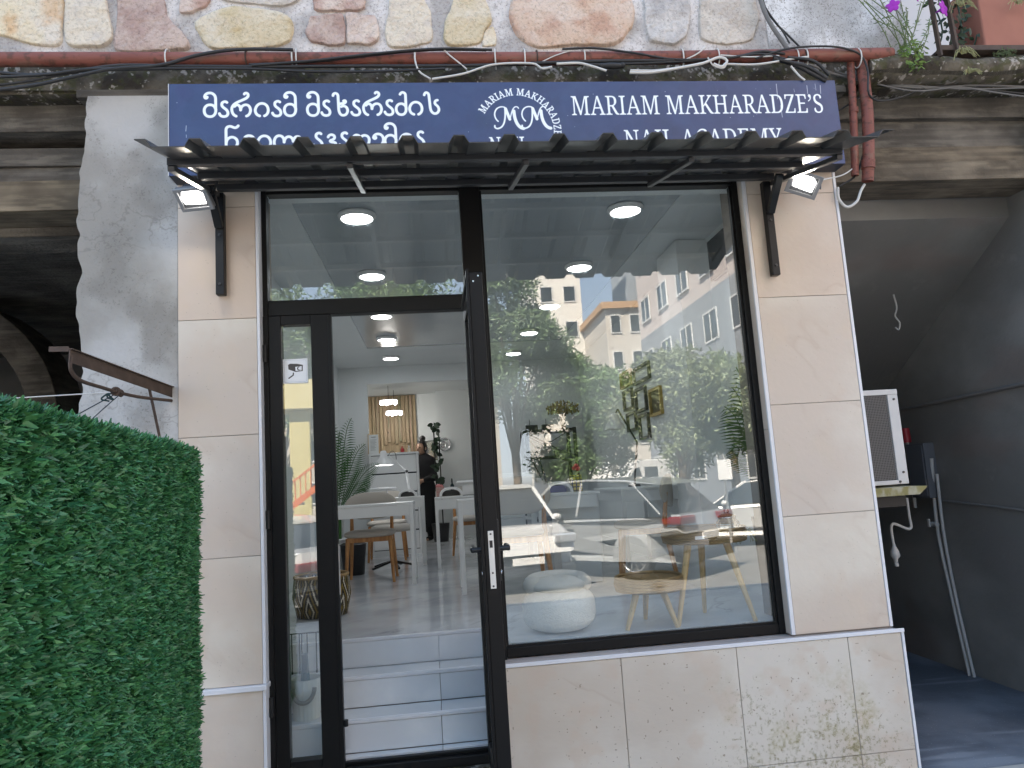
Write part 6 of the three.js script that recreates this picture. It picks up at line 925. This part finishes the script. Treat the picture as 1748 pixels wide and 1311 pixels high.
// apartment buildings
function building(label, x0, x1, z0, z1, h, wallM, face, cols, floors, opt = {}) {
  const t = thing('apartment_building', label, 'building', [(x0 + x1) / 2, -0.25, (z0 + z1) / 2], { world: true });
  put('wall', box(x0, -0.25, z0, x1, h, z1), wallM, t); put('roof', box(x0 - 0.3, h, z0 - 0.3, x1 + 0.3, h + 0.5, z1 + 0.3), opt.roof || M.mortar, t);
  if (opt.band) put('grey_cladding', box(x0 - 0.06, -0.2, opt.band[0], x0 - 0.002, opt.band[2], opt.band[1]), opt.bandM, t);
  const frM = std({ color: rgb(0.6, 0.6, 0.6), roughness: 0.5 }), glM = std({ color: rgb(0.03, 0.04, 0.05), roughness: 0.08 });
  const fh = h / floors, L = face === 'x' ? z1 - z0 : x1 - x0, cw = L / cols, ww = Math.min(1.7, cw * 0.55), wh = 1.35;
  for (let f = 0; f < floors; f++) for (let c = 0; c < cols; c++) {
    const y = f * fh + fh * 0.32, u = (c + 0.5) * cw + (face === 'x' ? z0 : x0), e = 0.07;
    const w = face === 'x' ? put('window', [box(x0 - e - 0.03, y, u - ww / 2, x0 - e + 0.04, y + 0.08, u + ww / 2), box(x0 - e - 0.03, y + wh, u - ww / 2, x0 - e + 0.04, y + wh + 0.08, u + ww / 2), box(x0 - e - 0.03, y + 0.08, u - ww / 2, x0 - e + 0.04, y + wh, u - ww / 2 + 0.08), box(x0 - e - 0.03, y + 0.08, u + ww / 2 - 0.08, x0 - e + 0.04, y + wh, u + ww / 2), box(x0 - e - 0.03, y + 0.08, u - 0.03, x0 - e + 0.04, y + wh, u + 0.03)], frM, t)
      : put('window', [box(u - ww / 2, y, z0 - e, u + ww / 2, y + 0.08, z0 - 0.001), box(u - ww / 2, y + wh, z0 - e, u + ww / 2, y + wh + 0.08, z0 - 0.001), box(u - ww / 2, y + 0.08, z0 - e, u - ww / 2 + 0.08, y + wh, z0 - 0.001), box(u + ww / 2 - 0.08, y + 0.08, z0 - e, u + ww / 2, y + wh, z0 - 0.001)], frM, t);
    put('pane', face === 'x' ? box(x0 - 0.075, y + 0.08, u - ww / 2 + 0.08, x0 - 0.065, y + wh, u + ww / 2 - 0.08) : box(u - ww / 2 + 0.08, y + 0.08, z0 - 0.03, u + ww / 2 - 0.08, y + wh, z0 - 0.02), glM, w);
  }
  return t;
}
const render_ = (r, g, b) => std({ color: rgb(r, g, b), roughness: 0.9 });
building('pinkish white apartment block along the right side of the square', 12.5, 26, 13, 39, 22, render_(0.52, 0.46, 0.44), 'x', 8, 7, { band: [24.5, 38.9, 9.6], bandM: render_(0.24, 0.26, 0.29) });
building('tall white apartment tower beyond the trees', 8.6, 12.6, 56, 66, 34, render_(0.66, 0.64, 0.60), 'z', 2, 11);
building('beige apartment house with an orange cornice beyond the square', 12.6, 17, 48, 60, 13.8, render_(0.50, 0.47, 0.43), 'z', 3, 5, { roof: render_(0.42, 0.26, 0.14) });
building('long cream apartment house closing the far side of the street', -34, 4, 46, 58, 11, render_(0.40, 0.36, 0.31), 'z', 12, 4);
building('grey high-rise behind the pinkish block', 19, 27, 60, 70, 30, render_(0.30, 0.33, 0.37), 'z', 4, 10);
// cars: local x runs forward
const tyreM = std({ color: rgb(0.02, 0.02, 0.02), roughness: 0.85 }), rimM = std({ color: rgb(0.55, 0.55, 0.56), roughness: 0.25, metalness: 0.8 }), carGlass = std({ color: rgb(0.02, 0.025, 0.03), roughness: 0.05 });
function car(name, label, cat, x, z, heading, paint, P) {
  const t = thing(name, label, cat, [x, -0.25, z], { turn: Math.atan2(-heading[1], heading[0]) }), hw = P.width / 2;
  const arch = (cx) => { const a = []; for (let i = 0; i <= 10; i++) { const th = Math.PI - i / 10 * Math.PI; a.push([cx + Math.cos(th) * (P.wr + 0.06), P.wr + Math.sin(th) * (P.wr + 0.06)]); } return a.reverse(); };
  const low = [[P.front, 0.25], ...arch(P.axF), ...arch(P.axR), [P.rear, 0.28], ...P.bodyTop.slice().reverse()];
  const body = extr(low.map(([a, b]) => [a, Math.max(b, 0.22)]), P.width - 0.16, 0.08).translate(0, 0, -hw + 0.08), p = body.attributes.position;
  for (let i = 0; i < p.count; i++) { const u = p.getX(i), e = Math.max(0, (Math.abs(u) - 1.5) / 0.8), y = p.getY(i); p.setZ(i, p.getZ(i) * (1 - 0.13 * e * e - 0.05 * sst(0.75, 1.05, y))); }
  body.computeVertexNormals(); put('body', body, paint, t);
  const cab = extr(P.cabin, P.width - 0.17, 0.05).translate(0, 0, -hw + 0.085), q = cab.attributes.position; const yb = P.cabin[0][1], yt = Math.max(...P.cabin.map((c) => c[1]));
  for (let i = 0; i < q.count; i++) q.setZ(i, q.getZ(i) * (1 - 0.2 * clamp((q.getY(i) - yb) / (yt - yb)))); cab.computeVertexNormals(); put('window', cab, carGlass, t);
  const rf = extr(P.roof, (P.width - 0.17) * 0.8, 0.03).translate(0, 0, -(P.width - 0.17) * 0.4); put('roof', rf, paint, t);
  for (const s of [-1, 1]) for (const [a, b] of P.pillars) put('pillar', bar([a[0], a[1], s * (hw - 0.08)], [b[0], b[1], s * (hw - 0.24)], 0.07, 0.09, 0.02), paint, t);
  for (const ax of [P.axF, P.axR]) for (const s of [-1, 1]) {
    const w = put('wheel', new THREE.TorusGeometry(P.wr - 0.09, 0.095, 12, 36).translate(ax, P.wr, s * (hw - 0.12)), tyreM, t); const sp = [new THREE.TorusGeometry(P.wr - 0.13, 0.018, 8, 36).translate(ax, P.wr, s * (hw - 0.05)), cyl([ax, P.wr, s * (hw - 0.1)], [ax, P.wr, s * (hw - 0.045)], 0.06, 0.05, 14)];
    for (let k = 0; k < 10; k++) { const a = k * Math.PI / 5; sp.push(bar([ax + 0.05 * Math.cos(a), P.wr + 0.05 * Math.sin(a), s * (hw - 0.055)], [ax + (P.wr - 0.13) * Math.cos(a), P.wr + (P.wr - 0.13) * Math.sin(a), s * (hw - 0.05)], 0.03, 0.02)); } put('rim', sp, rimM, w);
  }
  const red = std({ color: rgb(0.16, 0.01, 0.01), roughness: 0.2 }), clear = std({ color: rgb(0.6, 0.62, 0.65), roughness: 0.1, metalness: 0.5 });
  for (const s of [-1, 1]) { put('tail_light', box(P.rear - 0.02, P.tl, s * (hw * 0.42), P.rear + 0.35, P.tl + 0.13, s * (hw * 0.93), 0.03), red, t); put('headlight', box(P.front - 0.4, P.hl, s * (hw * 0.5), P.front + 0.02, P.hl + 0.15, s * (hw * 0.9), 0.04), clear, t); put('mirror', ball(P.mir[0], P.mir[1], s * (hw + 0.06), 0.1, 0.8, 0.65, 1.0), paint, t); put('door_handle', box(P.mir[0] - 1.0, 0.9, s * hw - 0.02, P.mir[0] - 0.8, 0.935, s * hw + 0.02, 0.008), rimM, t); }
  put('bumper', [box(P.rear - 0.03, 0.28, -hw * 0.86, P.rear + 0.2, 0.45, hw * 0.86, 0.04), box(P.front - 0.2, 0.25, -hw * 0.85, P.front + 0.03, 0.42, hw * 0.85, 0.04)], M.blackPlastic, t); put('number_plate', box(P.front + 0.025, 0.45, -0.26, P.front + 0.045, 0.56, 0.26, 0.004), M.plasticWhite, t); put('number_plate', box(P.rear - 0.045, 0.62, -0.26, P.rear - 0.02, 0.73, 0.26, 0.004), M.plasticWhite, t);
}
const silver = phy({ color: rgb(0.33, 0.345, 0.36), roughness: 0.3, metalness: 0.15, clearcoat: 1, clearcoatRoughness: 0.05 }), whitePaint = phy({ color: rgb(0.55, 0.55, 0.55), roughness: 0.3, clearcoat: 1, clearcoatRoughness: 0.04 });
const SUV = { width: 1.9, front: 2.35, rear: -2.35, axF: 1.42, axR: -1.42, wr: 0.38, bodyTop: [[-2.35, 0.75], [-2.28, 1.05], [-1.6, 1.08], [0.9, 1.02], [1.5, 1.0], [2.2, 0.85], [2.35, 0.6]], cabin: [[-2.15, 1.02], [-1.6, 1.55], [-0.9, 1.66], [0, 1.68], [0.45, 1.62], [1.25, 1.0]], roof: [[-1.95, 1.55], [-1.2, 1.665], [-0.4, 1.71], [0.2, 1.70], [0.5, 1.63], [0.2, 1.64], [-0.4, 1.66], [-1.2, 1.62]], pillars: [[[1.15, 1.03], [0.45, 1.62]], [[-0.25, 1.05], [-0.3, 1.64]], [[-2.0, 1.05], [-1.35, 1.6]]], tl: 0.9, hl: 0.74, mir: [0.85, 1.08] };
const SEDAN = { width: 1.8, front: 2.3, rear: -2.3, axF: 1.4, axR: -1.38, wr: 0.33, bodyTop: [[-2.3, 0.65], [-2.22, 0.98], [-1.7, 1.0], [0.9, 0.92], [1.5, 0.9], [2.15, 0.74], [2.3, 0.5]], cabin: [[-1.75, 0.95], [-1.1, 1.34], [-0.5, 1.43], [0, 1.44], [0.35, 1.40], [1.15, 0.92]], roof: [[-1.15, 1.33], [-0.6, 1.43], [0, 1.46], [0.42, 1.39], [0, 1.41], [-0.6, 1.39]], pillars: [[[1.05, 0.94], [0.35, 1.40]], [[-0.2, 0.96], [-0.25, 1.4]], [[-1.6, 0.98], [-0.95, 1.36]]], tl: 0.72, hl: 0.6, mir: [0.8, 0.98] };
car('parked_car', 'silver sport utility car parked at an angle, its tail towards the shop window', 'car', 2.64, 9.9, [-0.65, 0.76], silver, SUV);
car('parked_car', 'white car with its headlights towards the shop, left of the silver one', 'car', 0.68, 10.0, [0.15, -0.989], whitePaint, { ...SUV, width: 1.85 });
car('parked_car', 'white saloon showing its red tail light opposite the narrow door glass', 'car', -1.96, 8.68, [-0.6, 0.8], whitePaint, SEDAN);
car('parked_car', 'white saloon parked behind the silver car, farther right', 'car', 7.2, 12.6, [-0.9, 0.43], whitePaint, SEDAN);
{
  const v = thing('van', 'white delivery van with rear windows on the far side of the square', 'van', [12.2, -0.25, 39.8], { turn: Math.PI - 0.2 }); v.position.set(11.5, -0.25, 36);
  put('body', extr([[-2.4, 0.35], [-2.4, 2.3], [-2.2, 2.5], [1.2, 2.5], [1.5, 2.35], [2.1, 1.4], [2.7, 1.15], [2.8, 0.4]], 1.8, 0.06).translate(0, 0, -0.9), whitePaint, v); for (const s of [-1, 1]) { put('window', extr([[1.05, 1.45], [1.2, 2.1], [1.45, 2.05], [1.9, 1.45]], 0.02).translate(0, 0, s * 0.965 - 0.01), carGlass, v); put('window', extr([[0.1, 1.45], [0.1, 2.1], [0.9, 2.1], [0.9, 1.45]], 0.02).translate(0, 0, s * 0.965 - 0.01), carGlass, v); put('rear_window', box(-2.48, 1.4, s * 0.12, -2.45, 2.15, s * 0.8, 0.02), carGlass, v); for (const ax of [-1.5, 1.8]) put('wheel', cyl([ax, 0.35, s * 0.7], [ax, 0.35, s * 0.96], 0.35, 0.35, 24), tyreM, v); }
  const b = thing('box_truck', 'white box truck showing its closed rear doors, far across the square', 'truck', [8.4, -0.25, 37]); put('box', box(-1.1, 0.8, 0, 1.1, 2.9, 4.5, 0.03), render_(0.72, 0.72, 0.72), b); put('rear_door', [box(-1.05, 0.85, -0.03, -0.01, 2.85, -0.003, 0.01), box(0.01, 0.85, -0.03, 1.05, 2.85, -0.003, 0.01)], render_(0.7, 0.7, 0.7), b); put('cab', box(-1.0, 0.5, 4.6, 1.0, 2.3, 6.2, 0.2), whitePaint, b); for (const s of [-1, 1]) for (const z of [1, 5.3]) put('wheel', cyl([s * 0.7, 0.42, z], [s * 1.0, 0.42, z], 0.42, 0.42, 20), tyreM, b);
  // yellow column and orange stairs opposite the narrow glass strip
  const y = thing('yellow_column', 'pale yellow building corner column across the road', 'column', [-1.35, -0.25, 15], { world: true }); put('shaft', box(-1.6, -0.25, 14.7, -1.1, 3.6, 15.4, 0.03), render_(0.48, 0.42, 0.19), y); put('capital', box(-1.78, 3.6, 14.5, -0.92, 4.35, 15.6, 0.04), render_(0.50, 0.44, 0.22), y);
  const s = thing('orange_stairs', 'outdoor stairs with an orange metal railing across the road', 'stairs', [-1.4, -0.25, 11], { world: true }); const om = std({ color: rgb(0.55, 0.12, 0.015), roughness: 0.5 });
  for (let k = 0; k < 11; k++) put('step', box(-2.6 + k * 0.22, 0.52 + k * 0.16, 11.05, -2.33 + k * 0.22, 0.57 + k * 0.16, 12, 0.005), M.paving, s); put('stringer', bar([-2.7, 0.4, 11], [-0.15, 2.24, 11], 0.06, 0.12), om, s); put('handrail', bar([-2.7, 0.86, 11], [-0.15, 2.70, 11], 0.045, 0.045), om, s); for (let k = 0; k < 26; k++) put('baluster', cyl([-2.68 + k * 0.1, 0.42 + k * 0.0722, 11], [-2.68 + k * 0.1, 0.88 + k * 0.0722, 11], 0.012, 0.012, 8), om, s); put('support', box(-1.6, -0.25, 11.3, -1.3, 1.1, 11.6, 0.01), render_(0.3, 0.2, 0.1), s);
  const g = thing('road_sign', 'white parking sign on a post across the road', 'road sign', [6.1, -0.25, 12]); put('post', cyl([0, 0, 0], [0, 1.9, 0], 0.03, 0.03, 10), M.alu, g); put('plate', box(-0.16, 1.5, -0.05, 0.16, 1.95, -0.03, 0.004), M.plasticWhite, g);
}
renderer.render(scene, camera);
